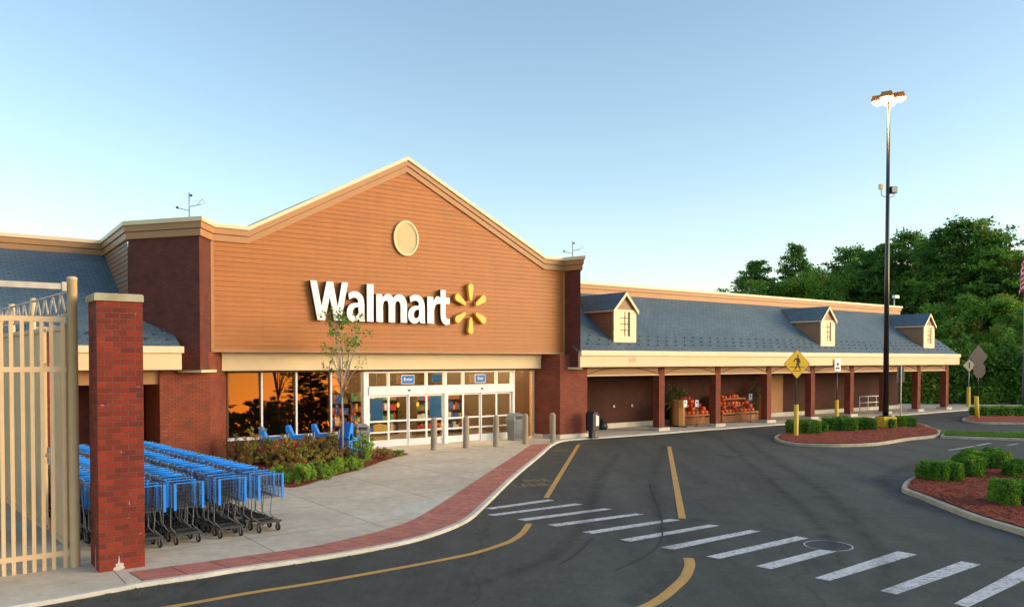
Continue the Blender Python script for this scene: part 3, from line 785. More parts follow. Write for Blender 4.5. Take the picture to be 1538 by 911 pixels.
for k, (s, t, L_) in enumerate(((mull[3]+.3,3.2,2.0),(mull[3]+2.7,4.6,2.5),(mull[3]+5.5,3.6,2.4),(mull[3]+7.0,6.6,2.2))):
    e = empty('display_shelf', tuple(LW(s,t)), ROT, ['tall stocked store shelf seen through the pane left of the doors','stocked store shelf behind the two sliding doors under the Enter sign','stocked store shelf behind the doors under the Exit sign','stocked store shelf farthest inside behind the right hand doors'][k], 'shelf')
    a = MB(); a.box(0,.04,0,.4,0,1.9,M['in_wall']); a.box(L_-.04,L_,0,.4,0,1.9,M['in_wall']); a.box(.04,L_-.04,.37,.4,.02,1.9,M['in_wall'])
    for z in (.15,.6,1.05,1.5): a.box(.04,L_-.04,0,.37,z-.03,z,M['in_wall'])
    a.build('rack', e)
    b = MB()
    for z in (.15,.6,1.05,1.5):
        x = .06; j = 0
        while x < L_-.2:
            wd = rng.uniform(.08,.2); b.box(x,x+wd,.02,.3,z+.002,z+rng.uniform(.2,.36),M['stock%d' % rng.randrange(6)]); x += wd+.01
    b.build('goods', e)
for k,(x,y,wpx) in enumerate(((566,605,.5),(655,603,.55))):
    b = MB(); s = S(x,1.2,y); b.box(s-wpx/2,s+wpx/2,1.2,1.25,.9,1.75,M['sign_blue']); b.tube([(s,1.22,1.75),(s,1.22,3.0)],.008,M['galv'],4)
    o = b.build('hanging_banner', None, **BL); tag(o, ['dark blue banner hanging inside behind the leftmost door','dark blue banner hanging inside behind the fourth door'][k], 'banner')

# entrance signs
for k, (x, y, txt) in enumerate(((612.5,569.5,'Enter'),(721,568,'Exit'))):
    s, z = F(x,y,-.2); w2, h2 = (.27,.165) if k == 0 else (.25,.165)
    e = empty('door_sign', tuple(LW(s,-.2,z-h2)), ROT, 'small blue sign reading %s above the %s pair of sliding doors' % (txt, ['left','right'][k]), 'sign', 'blue signs over the entrance doors')
    a = MB(); a.box(-w2,w2,-.015,.015,0,2*h2,M['sign_white']); a.box(-w2+.018,w2-.018,-.019,-.0151,.018,2*h2-.018,M['sign_blue'])
    a.box(-.15,-.13,.015,.12,h2-.02,h2+.02,M['galv']); a.box(.13,.15,.015,.12,h2-.02,h2+.02,M['galv']); a.build('sign_panel', e)
    me = text_mesh(txt, .17, [M['sign_white']], .003, bold=.001); o = bpy.data.objects.new('lettering', me); COL.objects.link(o); o.parent = e
    o.location = (0,-.024,h2+.005); o.rotation_euler = (R(90),0,0)

me = text_mesh('505', .34, [M['coping']], .006, bold=.004); o = bpy.data.objects.new('number_plate', me); COL.objects.link(o); o.parent = store; o.rotation_euler = (R(90),0,0)
fs_, fz_ = F(951,541,-1.73); o.location = (fs_,-1.735,3.2); o['label'] = 'small white numbers on the cream fascia'
b = MB(); s_ = S(657,1.0,571); b.box(s_-.24,s_+.24,1.0,1.04,2.36,2.64,M['sign_blue']); b.tube([(s_-.15,1.02,2.64),(s_-.15,1.02,3.0)],.008,M['galv'],4); b.tube([(s_+.15,1.02,2.64),(s_+.15,1.02,3.0)],.008,M['galv'],4)
tag(b.build('hanging_sign', None, **BL), 'dark blue board hanging inside behind the transom between the two blue door signs', 'sign')
# big sign
def c6s(X): return 440+X/3.644
sg = empty('wall_sign', tuple(LW(S(575,-.95,455),-.95,4.57)), ROT, 'large white raised lettering with a six petal yellow burst on the orange gable', 'sign')
s_org = S(575,-.95,455)
zb_, zt_ = F(555,483,-1.05)[1], F(555,426.5,-1.05)[1]; Hh = zt_-zb_
def cr(pts, fl=()): return pts
GL = {
 'W': ([(0,1),(.175,1),(.295,.36),(.425,1),(.60,1),(.72,.36),(.83,1),(1,1),(.81,0),(.62,0),(.51,.60),(.385,0),(.185,0)], None),
 'l': ([(0,0),(1,0),(1,1),(0,1)], None),
 'm': ([(0,0),(0,.75),(.19,.75),(.205,.66),(.25,.715),(.31,.755),(.37,.77),(.44,.76),(.50,.725),(.545,.665),(.60,.72),(.66,.755),(.74,.77),(.83,.76),(.91,.71),(.97,.62),(1,.50),(1,0),(.78,0),(.78,.44),(.77,.51),(.74,.565),(.70,.585),(.655,.57),(.62,.52),(.61,.45),(.61,0),(.39,0),(.39,.45),(.38,.52),(.355,.57),(.315,.585),(.27,.57),(.235,.52),(.22,.45),(.22,0)], None),
 'r': ([(0,0),(0,.75),(.50,.75),(.52,.62),(.60,.70),(.70,.75),(.84,.775),(1,.77),(1,.555),(.86,.56),(.72,.53),(.62,.46),(.57,.37),(.57,0)], None),
 't': ([(.08,.96),(.60,.96),(.60,.75),(1,.75),(1,.57),(.60,.57),(.60,.27),(.63,.20),(.70,.165),(.80,.155),(1,.16),(1,.0),(.82,-.02),(.60,-.025),(.38,.005),(.20,.07),(.11,.16),(.08,.28),(.08,.57),(-.05,.57),(-.05,.75),(.08,.75)], None),
 'a': ([(.09,.72),(.20,.755),(.34,.78),(.50,.785),(.66,.765),(.80,.72),(.90,.65),(.96,.55),(.98,.44),(.98,.13),(1.01,0),(.69,0),(.67,.075),(.58,.02),(.47,-.01),(.34,-.018),(.20,.005),(.09,.055),(.02,.13),(0,.22),(.03,.32),(.10,.395),(.21,.445),(.36,.475),(.63,.49),(.62,.545),(.57,.59),(.48,.615),(.38,.615),(.26,.595),(.14,.555)], [(.64,.375),(.50,.365),(.40,.33),(.345,.27),(.34,.20),(.38,.155),(.46,.135),(.55,.15),(.61,.19),(.64,.25)])}
def poly_solid(outer, hole, d, mf, ms, name, parent):
    cu = bpy.data.curves.new('c', 'CURVE'); cu.dimensions = '2D'; cu.fill_mode = 'BOTH'; cu.extrude = d/2; cu.bevel_depth = .012; cu.bevel_resolution = 1; cu.offset = -.012
    for pl in (outer, hole):
        if not pl: continue
        sp = cu.splines.new('POLY'); sp.points.add(len(pl)-1); sp.use_cyclic_u = True
        for i, (x, y) in enumerate(pl): sp.points[i].co = (x, y, 0, 1)
    o = bpy.data.objects.new('c', cu); COL.objects.link(o)
    dg = bpy.context.evaluated_depsgraph_get(); me = bpy.data.meshes.new_from_object(o.evaluated_get(dg)); bpy.data.objects.remove(o)
    me.materials.clear(); me.materials.append(mf); me.materials.append(ms)
    for p in me.polygons: p.material_index = 0 if abs(p.normal.z) > .3 else 1
    o = bpy.data.objects.new(name, me); COL.objects.link(o); o.parent = parent; return o
for ch, a, b in (('W',90,298),('a',289,389),('l',400,437),('m',451,620),('a',625,719),('r',730,797),('t',798,853)):
    x0, x1 = S(c6s(a),-1.05,450)-s_org, S(c6s(b),-1.05,450)-s_org; pts, hole = GL[ch]
    tf = lambda q: [(x0+(x1-x0)*px, Hh*py) for px, py in q] if q else None
    o = poly_solid(tf(pts), tf(hole), .15, M['sign_white'], M['sign_side'], 'letter', sg)
    o.location = (0,-.08,zb_-4.57); o.rotation_euler = (R(90),0,0)
ps, pz = F(706.2,463.7,-1.05); KX = .83
for k in range(6):
    ang = R(90+60*k); pts = []
    r0, r1, w0, w1 = .31, .90, .075, .15
    for (r, w, n_, a0_) in ((r1,w1,8,-90),(r0,w0,6,90)):
        for i in range(n_+1):
            t = R(a0_+180*i/n_); pts.append((r-w*(.6 if r == r1 else 1)+w*math.cos(t) if r == r1 else r+w+w*math.cos(t), w*math.sin(t)))
    q = [((x*math.cos(ang)-y*math.sin(ang))*KX, x*math.sin(ang)+y*math.cos(ang)) for x, y in pts]
    o = poly_solid(q, None, .13, M['petal'], M['petal'], 'petal', sg); o.location = (ps-s_org,-.08,pz-4.57); o.rotation_euler = (R(90),0,0)

# ------------------------------------------------------------------ bollards and bins
def bollard(i, x, yb, label, proto=[None]):
    p = P(x, yb, 0); p.z = 0
    if proto[0] is None:
        b = MB(); r = .115
        b.lathe([(r+.012,0),(r+.012,.03),(r,.04),(r,1.0),(r*1.02,1.04),(r*.9,1.10),(r*.6,1.15),(r*.25,1.172),(0,1.175)], M['bollard'], 24)
        o = b.build('bollard'); proto[0] = o
    else:
        o = proto[0].copy(); COL.objects.link(o)
    o.location = p; o.rotation_euler = (0,0,i*1.3); o.scale = (1,1,1); tag(o, label, 'bollard', 'concrete bollards in front of the entrance doors')
for i, (x, y, l) in enumerate(((651.7,675,'concrete bollard in front of the middle of the doors, nearest the Enter sign'),(700,672,'concrete bollard in front of the left of the Exit doors, second from the shrubs'),
      (745,670,'concrete bollard directly left of the right hand grey trash bin'),(789,666,'concrete bollard directly right of the grey trash bin'),(830,664,'rightmost concrete bollard, on the red paver band by the kerb'))):
    bollard(i, x, y, l)
def bin_(x, y, label, sc=1.0):
    p = P(x, y, 0); e = empty('trash_bin', tuple(p), ROT, label, 'trash bin', 'grey trash bins beside the entrance doors')
    a = MB()
    pr = [(.26,.0),(.29,.03),(.33,.80)]
    for k in range(2):
        pass
    n = 4
    def sq(h, z): return [(-h,-h,z),(h,-h,z),(h,h,z),(-h,h,z)]
    lv = [sq(.25,0),sq(.26,.05),sq(.31,.78),sq(.34,.80),sq(.34,.86)]
    for A, B in zip(lv, lv[1:]):
        for j in range(4): a.face([A[j],A[(j+1)%4],B[(j+1)%4],B[j]], M['bin_grey'])
    a.face(lv[-1], M['bin_grey'])
    for k in range(-2,3): a.box(k*.1-.012,k*.1+.012,-.295,-.25,.1,.72,M['bin_grey'])
    a.build('bin_body', e)
    b = MB(); lv = [sq(.33,.862),sq(.33,.90),sq(.29,1.06),sq(.18,1.15)]
    for A, B in zip(lv, lv[1:]):
        for j in range(4): b.face([A[j],A[(j+1)%4],B[(j+1)%4],B[j]], M['dark_plastic'] if False else M['bin_grey'])
    b.face(lv[-1], M['bin_grey']); b.box(-.2,.2,-.335,-.30,.90,1.04,M['dark_plastic']); b.build('bin_lid', e)
    e.scale = (sc*.85,sc*.85,sc*.95); return e
bin_(774, 660.5, 'grey trash bin with hooded lid standing between two bollards right of the doors')
bin_(541, 679, 'grey trash bin with dark hooded lid at the left side of the door frame', .92)
# newspaper style dispenser by the first bay
p = P(889, 657, 0); e = empty('vending_pedestal', tuple(p), ROT+R(8), 'dark rounded pedestal box with a white front panel beside the right brick pier', 'dispenser')
a = MB(); a.box(-.10,.10,-.10,.10,0,.32,M['dark_plastic']); a.box(-.2,.2,-.2,.2,0,.03,M['dark_plastic']); a.build('pedestal', e)
a = MB(); pr = [(-.17,.30),(.22,.30),(.25,.55),(.24,.95),(.14,1.06),(-.08,1.08),(-.17,.98)]
n = len(pr)
for i in range(n):
    (y0,z0),(y1,z1) = pr[i], pr[(i+1)%n]; a.face([(y0,-.2,z0),(y1,-.2,z1),(y1,.2,z1),(y0,.2,z0)], M['dark_plastic'])
a.face([(y,-.2,z) for y,z in pr], M['dark_plastic']); a.face([(y,.2,z) for y,z in reversed(pr)], M['dark_plastic']); a.build('cabinet', e)
a = MB(); a.face([(.257,-.15,.45),(.252,-.15,.92),(.252,.15,.92),(.257,.15,.45)], M['sign_white']); a.face([(.02,-.205,.5),(.2,-.205,.5),(.2,-.205,.9),(.02,-.205,.95)], M['sign_white']); a.build('front_panel', e)
p = LW(S(904,.9,640),.9); e = empty('rubbish_bag', tuple(p), 0, 'small black bag slumped against the porch wall of the first bay', 'bag')
a = MB(); a.lathe([(.02,0),(.24,.02),(.28,.15),(.22,.32),(.08,.44),(.03,.48),(.07,.54)], M['dark_plastic'], 12); a.build('bag_body', e)

# ------------------------------------------------------------------ sign posts
def basis_rz(nx, ny): return math.atan2(nx, -ny)        # local -y faces (nx, ny)
def diamond(mb, h, th, m, y=0, rad=.04):
    pts = []
    for k in range(4):
        a = R(90*k-90); c = (math.cos(a)*(h-rad*1.4), math.sin(a)*(h-rad*1.4))
        for j in (-45,-15,15,45): pts.append((c[0]+rad*math.cos(a+R(j)), c[1]+rad*math.sin(a+R(j))))
    f = [(x,y-th/2,z) for x,z in pts]; b = [(x,y+th/2,z) for x,z in pts]
    mb.face(f, m); mb.face(b[::-1], m)
    for i in range(len(pts)): j = (i+1)%len(pts); mb.face([f[i],b[i],b[j],f[j]], m)
p = P(1195.5, 656, 0); e = empty('crossing_sign', tuple(p), basis_rz(.25,-.97), 'yellow diamond pedestrian crossing sign on a yellow sleeved post at the island tip', 'sign')
D = p.y
zc = CAMZ+(541-547)*D/FPX+.02
a = MB(); a.box(-.03,.03,-.02,.02,0,zc+.35,M['black_pole']); a.build('post', e)
a = MB(); a.lathe([(.095,-.02),(.095,1.36),(.0,1.365)], M['yellow_post'], 20); a.build('post_sleeve', e)
a = MB(); diamond(a, .62, .012, M['sign_black'], -.040); diamond(a, .60, .012, M['sign_yellow'], -.0435); o = a.build('sign_plate', e); o.location = (0,0,zc)
a = MB(); yk = -.052
def flatpoly(mb, pts, y, m, sc=1, ox=0, oz=0): mb.face([(ox+x*sc,y,oz+z*sc) for x,z in pts], m)
flatpoly(a, [(.035*math.cos(R(k*36)),.045*math.sin(R(k*36))) for k in range(10)], yk, M['sign_black'], 1.15, .03, .335)
flatpoly(a, [(-.07,.20),(-.02,.27),(.06,.275),(.10,.22),(.09,.0),(-.03,.0),(-.03,.16)], yk, M['sign_black'])
flatpoly(a, [(-.03,0),(.04,0),(-.02,-.14),(-.10,-.25),(-.145,-.235),(-.07,-.12)], yk-.001, M['sign_black'])
flatpoly(a, [(.02,.01),(.09,.01),(.12,-.12),(.17,-.22),(.13,-.255),(.07,-.14)], yk-.002, M['sign_black'])
flatpoly(a, [(-.02,.27),(-.07,.20),(-.155,.08),(-.185,.105),(-.12,.22)], yk-.003, M['sign_black'])
flatpoly(a, [(.06,.27),(.14,.17),(.15,.04),(.11,.03),(.09,.15)], yk-.003, M['sign_black'])
flatpoly(a, [(-.36,-.13),(.37,-.13),(.37,-.105),(-.36,-.105)], yk-.004, M['sign_black'])
flatpoly(a, [(-.22,-.30),(.20,-.30),(.20,-.275),(-.22,-.275)], yk-.004, M['sign_black'])
o = a.build('walking_symbol', e); o.location = (0,0,zc)
# narrow white sign
p = P(1256.5, 629, 0); D = p.y; e = empty('lane_sign', tuple(p), basis_rz(.45,-.89), 'narrow white sign with black arrow on a thin post with yellow sleeve', 'sign')
z0, z1 = CAMZ+(541-557)*D/FPX, CAMZ+(541-538.5)*D/FPX
a = MB(); a.tube([(0,0,0),(0,0,z1-.1)], .03, M['black_pole'], 8); a.build('post', e)
a = MB(); a.lathe([(.10,-.02),(.10,1.05),(0,1.055)], M['yellow_post'], 18); a.build('post_sleeve', e)
a = MB(); a.box(-.23,.23,-.05,-.035,z0,z1,M['sign_white']); zc = (z0+z1)/2; o = a.build('sign_plate', e)
a = MB(); flatpoly(a, [(-.15,-.22),(.15,-.22),(.15,-.13),(-.15,-.13)], -.0512, M['sign_black'], 1, 0, zc); flatpoly(a, [(-.04,-.08),(.04,-.08),(.04,.02),(.14,.02),(0,.16),(-.14,.02),(-.04,.02)], -.0512, M['sign_black'], 1, 0, zc); a.build('arrow_mark', e)
# grey-backed sign in the island
p = P(1352.5, 641.5, 0); D = p.y; e = empty('parking_sign', tuple(p), basis_rz(-.35,.94), 'grey back of a rectangular sign on a bare metal post in the middle island', 'sign')
z0, z1 = CAMZ+(541-573.5)*D/FPX, CAMZ+(541-549)*D/FPX
a = MB(); a.box(-.03,.03,-.02,.02,0,z1,M['galv']); a.build('post', e)
a = MB(); a.box(-.25,.25,-.035,-.022,z0,z1-.32,M['sign_grey']); a.box(-.20,.20,-.035,-.022,z1-.30,z1+.02,M['sign_grey']); a.build('sign_plate', e)
# far right signs
p = P(1468, 629, 0); D = p.y; e = empty('warning_sign', tuple(p), basis_rz(-.3,.95), 'dark back of diamond and round signs on a yellow sleeved post at far right', 'sign')
a = MB(); a.tube([(0,0,0),(0,0,CAMZ+.9)], .035, M['black_pole'], 8); a.build('post', e)
a = MB(); a.tube([(0,0,0),(.10,0,1.25)], .11, M['yellow_post'], 14); a.build('post_sleeve', e)
a = MB(); diamond(a, .66, .015, M['sign_grey']); o = a.build('diamond_plate', e); o.location = (.05,.06,CAMZ+.20)
a = MB(); n = 8; pts = [(.46*math.cos(R(22.5+45*k)),.46*math.sin(R(22.5+45*k))) for k in range(8)]
a.face([(x,-.03,z) for x,z in pts], M['sign_grey']); a.face([(x,-.015,z) for x,z in reversed(pts)], M['sign_grey']); o = a.build('octagon_plate', e); o.location = (-.02,.08,CAMZ-.52)
p = P(1454.5, 609.5, 0); D = p.y; e = empty('small_diamond_sign', tuple(p), basis_rz(-.1,-.99), 'small pale diamond sign on a yellow post in front of the trees', 'sign')
a = MB(); a.tube([(0,0,0),(0,0,3.4)], .04, M['galv'], 8); a.build('post', e)
a = MB(); a.lathe([(.12,0),(.12,1.35),(0,1.36)], M['yellow_post'], 16); a.build('post_sleeve', e)
a = MB(); diamond(a, .44, .012, M['fence']); diamond(a, .40, .012, M['coping'], -.003); a.box(-.03,.03,-.02,-.0125,-.2,.22,M['sign_black']); o = a.build('sign_plate', e); o.location = (0,-.06,CAMZ-.35)
# ------------------------------------------------------------------ lamp post
p = P(1330, 643, 0); D = p.y; e = empty('lamp_post', tuple(p), R(12), 'tall dark lamp post with four lit lamps on a yellow painted base', 'lamp post')
a = MB(); h = .34; zb = .55
for A, B in ((h,h-.01),):
    a.box(-h,h,-h,h,-.02,zb,M['yellow_post'])
a.box(-h+.03,h-.03,-h+.03,h-.03,zb,zb+.02,M['yellow_post']); a.build('concrete_base', e)
ZT = CAMZ+(541-152)*D/FPX
a = MB(); a.box(-.2,.2,-.2,.2,zb+.02,zb+.06,M['black_pole']); a.tube([(0,0,zb+.05),(0,0,ZT*.5),(0,0,ZT+.05)], .135, M['black_pole'], 10, .065); a.build('pole', e)
for k in range(4):
    ang = R(45+90*k); c, s = math.cos(ang), math.sin(ang)
    a = MB(); a.tube([(0,0,-.02),(.35,0,.02)], .035, M['lamp_shell'], 8)
    x0, x1 = .16, .74; w = .29
    lo = [(x0,-w,-.06),(x1,-w,-.06),(x1,w,-.06),(x0,w,-.06)]; up = [(x0+.07,-w+.07,.2),(x1-.07,-w+.07,.2),(x1-.07,w-.07,.2),(x0+.07,w-.07,.2)]
    for j in range(4): a.face([lo[j],lo[(j+1)%4],up[(j+1)%4],up[j]], M['lamp_shell'])
    a.face(up, M['lamp_shell']); a.face(lo[::-1], M['lamp_shell'])
    o = a.build('lamp_head', e); o.location = (0,0,ZT); o.rotation_euler = (0,0,ang)
    b = MB(); b.lathe([(0,-.21),(.14,-.19),(.23,-.13),(.26,-.062)], M['lamp'], 16, (.45,0,0)); b.build('lamp_lens', o)
a = MB(); zf = CAMZ+(541-295)*D/FPX
a.tube([(-.36,0,zf+.28),(-.34,0,zf),(0,0,zf-.1),(.34,0,zf),(.36,0,zf+.15)], .02, M['lamp_shell'], 6); a.build('bracket', e)
a = MB(); a.box(-.44,-.30,-.08,.08,zf+.28,zf+.52,M['fence']); a.build('floodlight', e, ).__setitem__('label','cream floodlight')
a = MB(); a.box(.10,.42,-.12,.14,zf+.12,zf+.42,M['black_pole']); a.box(.13,.39,-.14,-.12,zf+.15,zf+.39,M['galv']); a.build('floodlight', e).__setitem__('label','black floodlight')

# ------------------------------------------------------------------ islands
def kerb_litter(seed):
    r = random.Random(seed); m = MB()
    for i in range(420):
        k = r.randrange(10, len(kerb)-30); p = kerb[k].lerp(kerb[k+1], r.random()); d = offset(kerb, 1)[k]-kerb[k]
        q = p+d*(.03+abs(r.gauss(0,.18))); a = r.uniform(0,6.28); l = r.uniform(.012,.035); w_ = l*.5
        c, s_ = math.cos(a), math.sin(a); z = ASPH+.008
        m.face([(q.x-c*l,q.y-s_*l,z),(q.x+s_*w_,q.y-c*w_,z+.012),(q.x+c*l,q.y+s_*l,z+.004),(q.x-s_*w_,q.y+c*w_,z+.01)], M['straw'] if i % 3 else M['mulch'])
    tag(m.build('leaf_litter'), 'scattered dry leaf litter in the gutter along the kerb', 'leaf litter', kind='stuff')
kerb_litter(3)
def chips(mb, poly, n, z, seed, size=.03):
    r = random.Random(seed); xs_ = [p[0] for p in poly]; ys_ = [p[1] for p in poly]
    def inside(x, y):
        c = False; j = len(poly)-1
        for i in range(len(poly)):
            if (poly[i][1] > y) != (poly[j][1] > y) and x < (poly[j][0]-poly[i][0])*(y-poly[i][1])/(poly[j][1]-poly[i][1])+poly[i][0]: c = not c
            j = i
        return c
    k = 0; tries = 0
    while k < n and tries < n*20:
        tries += 1
        x, y = r.uniform(min(xs_),max(xs_)), r.uniform(min(ys_),max(ys_))
        if not inside(x, y): continue
        k += 1; a = r.uniform(0,6.28); l = size*r.uniform(.6,1.8); w = l*.3; h = r.uniform(.005,.022)
        dx, dy = math.cos(a)*l, math.sin(a)*l; ex, ey = -math.sin(a)*w, math.cos(a)*w
        mb.face([(x-dx-ex,y-dy-ey,z+.002),(x+dx-ex,y+dy-ey,z+h),(x+dx+ex,y+dy+ey,z+h+.004),(x-dx+ex,y-dy+ey,z+.006)], M['mulch'])
def island(pts, name_seed, n):
    c = catmull(pts, 6, True)
    ar = sum(a.x*b.y-b.x*a.y for a, b in zip(c, c[1:]+c[:1]))
    if ar < 0: c.reverse()
    k = MB(); k.sweep(c, [(.0,ASPH-.02),(-.012,TOP),(-.035,TOP+.018),(-.155,TOP+.018),(-.16,-.05)], M['kerb_tan'], closed=True)
    tag(k.build('island_kerb'), kind='structure')
    m = MB(); poly = [(p.x,p.y) for p in offset(c, -.158, True)]
    m.flat(poly, TOP-.012, M['mulch']); chips(m, poly, n, TOP-.012, name_seed, .035)
    tag(m.build('mulch_bed'), kind='structure'); return c
i1 = [P(x,y,ASPH) for x,y in ((1163.3,661),(1189.4,668.5),(1244.7,671),(1286,670.5),(1323.8,668),(1367.3,661),(1408,656.5),(1414,650),(1402,645.5),(1378,637.5),(1340,634.5),(1290,637),(1235,645),(1195,651),(1170,655))]
island(i1, 1, 5000)
# grass strip east of the island
gs = [P(x,y,ASPH) for x,y in ((1412,657.5),(1452,659.3),(1537.6,662),(1640,666),(1760,671))]; gt = [P(x,y,ASPH) for x,y in ((1760,660),(1640,656),(1538,652),(1452,651),(1414,650.5))]
c = gs+gt
k = MB(); k.sweep(c, [(.0,ASPH-.02),(-.012,TOP),(-.035,TOP+.018),(-.155,TOP+.018),(-.16,-.05)], M['kerb_tan'], closed=True); tag(k.build('island_kerb'), kind='structure')
m = MB(); m.flat([(p.x,p.y) for p in offset(c,-.158,True)], TOP, M['grass'])
r = random.Random(5)
for i in range(9000):
    f = r.random(); a = gs[0].lerp(gs[-1], f); b = gt[-1].lerp(gt[0], f); q = a.lerp(b, r.uniform(.12,.88)); w = .012; h = r.uniform(.03,.08); t = r.uniform(0,6.3)
    m.face([(q.x-w*math.cos(t),q.y-w*math.sin(t),TOP),(q.x+w*math.cos(t),q.y+w*math.sin(t),TOP),(q.x+r.uniform(-.03,.03),q.y+r.uniform(-.03,.03),TOP+h)], M['grass'])
tag(m.build('grass_strip'), kind='structure')
i2 = [P(x,y,ASPH) for x,y in ((1354.5,733),(1357,740),(1380.8,749),(1420.4,765.5),(1469.8,784),(1532,803),(1640,838),(1850,900),(2050,860),(1900,760),(1700,722),(1538,706),(1450,708),(1400,713),(1366,723))]
island(i2, 2, 16000)
i3 = [P(x,y,ASPH) for x,y in ((1445,632),(1471.8,636.3),(1540,637.5),(1640,640),(1760,640),(1760,624),(1640,622),(1540,622),(1480,623),(1455,628))]
island(i3, 3, 1500)

# hedges: clipped blocks covered in small leaves
def leafcloud(mb, surf, n, size, m, rnd, out=.06):
    for i in range(n):
        p, nn = surf(rnd)
        p = p+nn*rnd.uniform(-out*.8, out*.5)
        d = Vector((rnd.gauss(0,1),rnd.gauss(0,1),rnd.gauss(0,1))).normalized(); nn2 = (nn*.7+d).normalized()
        a = nn2.cross(Vector((rnd.random(),rnd.random(),rnd.random()+.1))).normalized(); b = nn2.cross(a); s = size*rnd.uniform(.6,1.3)
        mb.face([p-a*s*.5, p+b*s*.32, p+a*s*.5, p-b*s*.32], m)
def hedge(x0, x1, yb, yt, label, depth=.7, n=6000, leaf=.045, rz=None, group='clipped box hedges in the planted islands', cat='hedge', ground=TOP-.01):
    a, b = P(x0,yb,ground), P(x1,yb,ground); mid = (a+b)/2; w = (b-a).length
    D = mid.y; h = (yb-yt)*D/FPX-depth*(CAMZ-.7)/D*.55
    h = max(.35, h)*(.86 if yb > 700 else 1); rz = math.atan2(b.y-a.y, b.x-a.x) if rz is None else rz
    nrm = Vector((-math.sin(rz), math.cos(rz), 0)); e = empty('hedge', tuple(mid+nrm*depth/2), rz, label, cat, group)
    rnd = random.Random(int(x0*7+yb)); m = MB(); q = .07; sf = .35 if yb < 660 else .7
    nx = max(3,int(w/.12)); ny = max(3,int(depth/.12)); nz = max(3,int(h/.12)); 
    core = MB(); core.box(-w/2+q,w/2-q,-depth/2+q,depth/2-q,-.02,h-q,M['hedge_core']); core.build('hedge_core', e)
    ph = [rnd.uniform(0,6) for _ in range(6)]
    def surf(r):
        A = [w*h, w*h*.6, depth*h, depth*h, w*depth]; t = r.uniform(0,sum(A)); k = 0
        while t > A[k]: t -= A[k]; k += 1
        u, v = r.random(), r.random()
        if k == 0: p, nn = Vector((w*(u-.5),-depth/2,h*v)), Vector((0,-1,0))
        elif k == 1: p, nn = Vector((w*(u-.5),depth/2,h*v)), Vector((0,1,0))
        elif k == 2: p, nn = Vector((-w/2,depth*(u-.5),h*v)), Vector((-1,0,0))
        elif k == 3: p, nn = Vector((w/2,depth*(u-.5),h*v)), Vector((1,0,0))
        else: p, nn = Vector((w*(u-.5),depth*(v-.5),h)), Vector((0,0,1))
        p += nn*sf*(.05*math.sin(p.x*5+ph[0])+.035*math.sin(p.z*9+p.y*5+ph[1])+.035*math.sin(p.x*13+ph[2]+p.z*3)+.03*math.sin(p.x*22+p.y*19+ph[3]))
        # soften edges
        kz = max(0, p.z/h-.75)*4; p.x *= 1-.07*kz*kz*sf; p.y *= 1-.10*kz*kz*sf
        ex = abs(p.x)/(w/2); p.y *= 1-.12*max(0, ex-.8)*5; p.z -= .05*max(0, ex-.85)*6*sf
        return p, nn
    leafcloud(m, surf, n, leaf, M['hedge'], rnd)
    m.build('foliage', e); return e
hedge(1189,1234,650.5,632,'short clipped hedge right behind the yellow crossing sign post',.8,5500,.06)
hedge(1235,1244,648,634,'narrow low hedge piece between two larger hedges of the middle island',.7,1500,.06)
hedge(1245,1290,646.5,627.5,'longest clipped hedge in the middle island, left of the lamp base',.9,6500,.06)
hedge(1291,1318,645,628,'clipped hedge touching the left side of the yellow lamp base',.8,4000,.06)
hedge(1341,1347,642.5,629.5,'sliver of clipped hedge right behind the yellow lamp base',.7,1200,.06)
hedge(1355,1378,640.5,626,'clipped hedge right of the grey backed sign in the middle island',.9,4000,.06)
hedge(1393,1416,719,694,'low leftmost hedge block at the tip of the near right island',.6,5000,.05)
hedge(1416,1449,722,689,'middle stepped hedge block of the near right island',.6,7000,.05)
hedge(1448,1482,715,682,'tall stepped hedge block right of the low ones in the near right island',.7,8000,.05)
hedge(1463,1521,703,673,'long dark hedge block behind the stepped hedges of the near right island',.8,9000,.05)
hedge(1524,1590,716,691,'clipped hedge cut by the right frame edge, behind another one',.7,6000,.05)
hedge(1515,1590,759,716,'nearest bright hedge block cut by the right edge of the frame',.8,12000,.045)
hedge(1472,1700,624,611,'long low dark hedge in the far right island behind the yellow post',1.2,9000,.09)

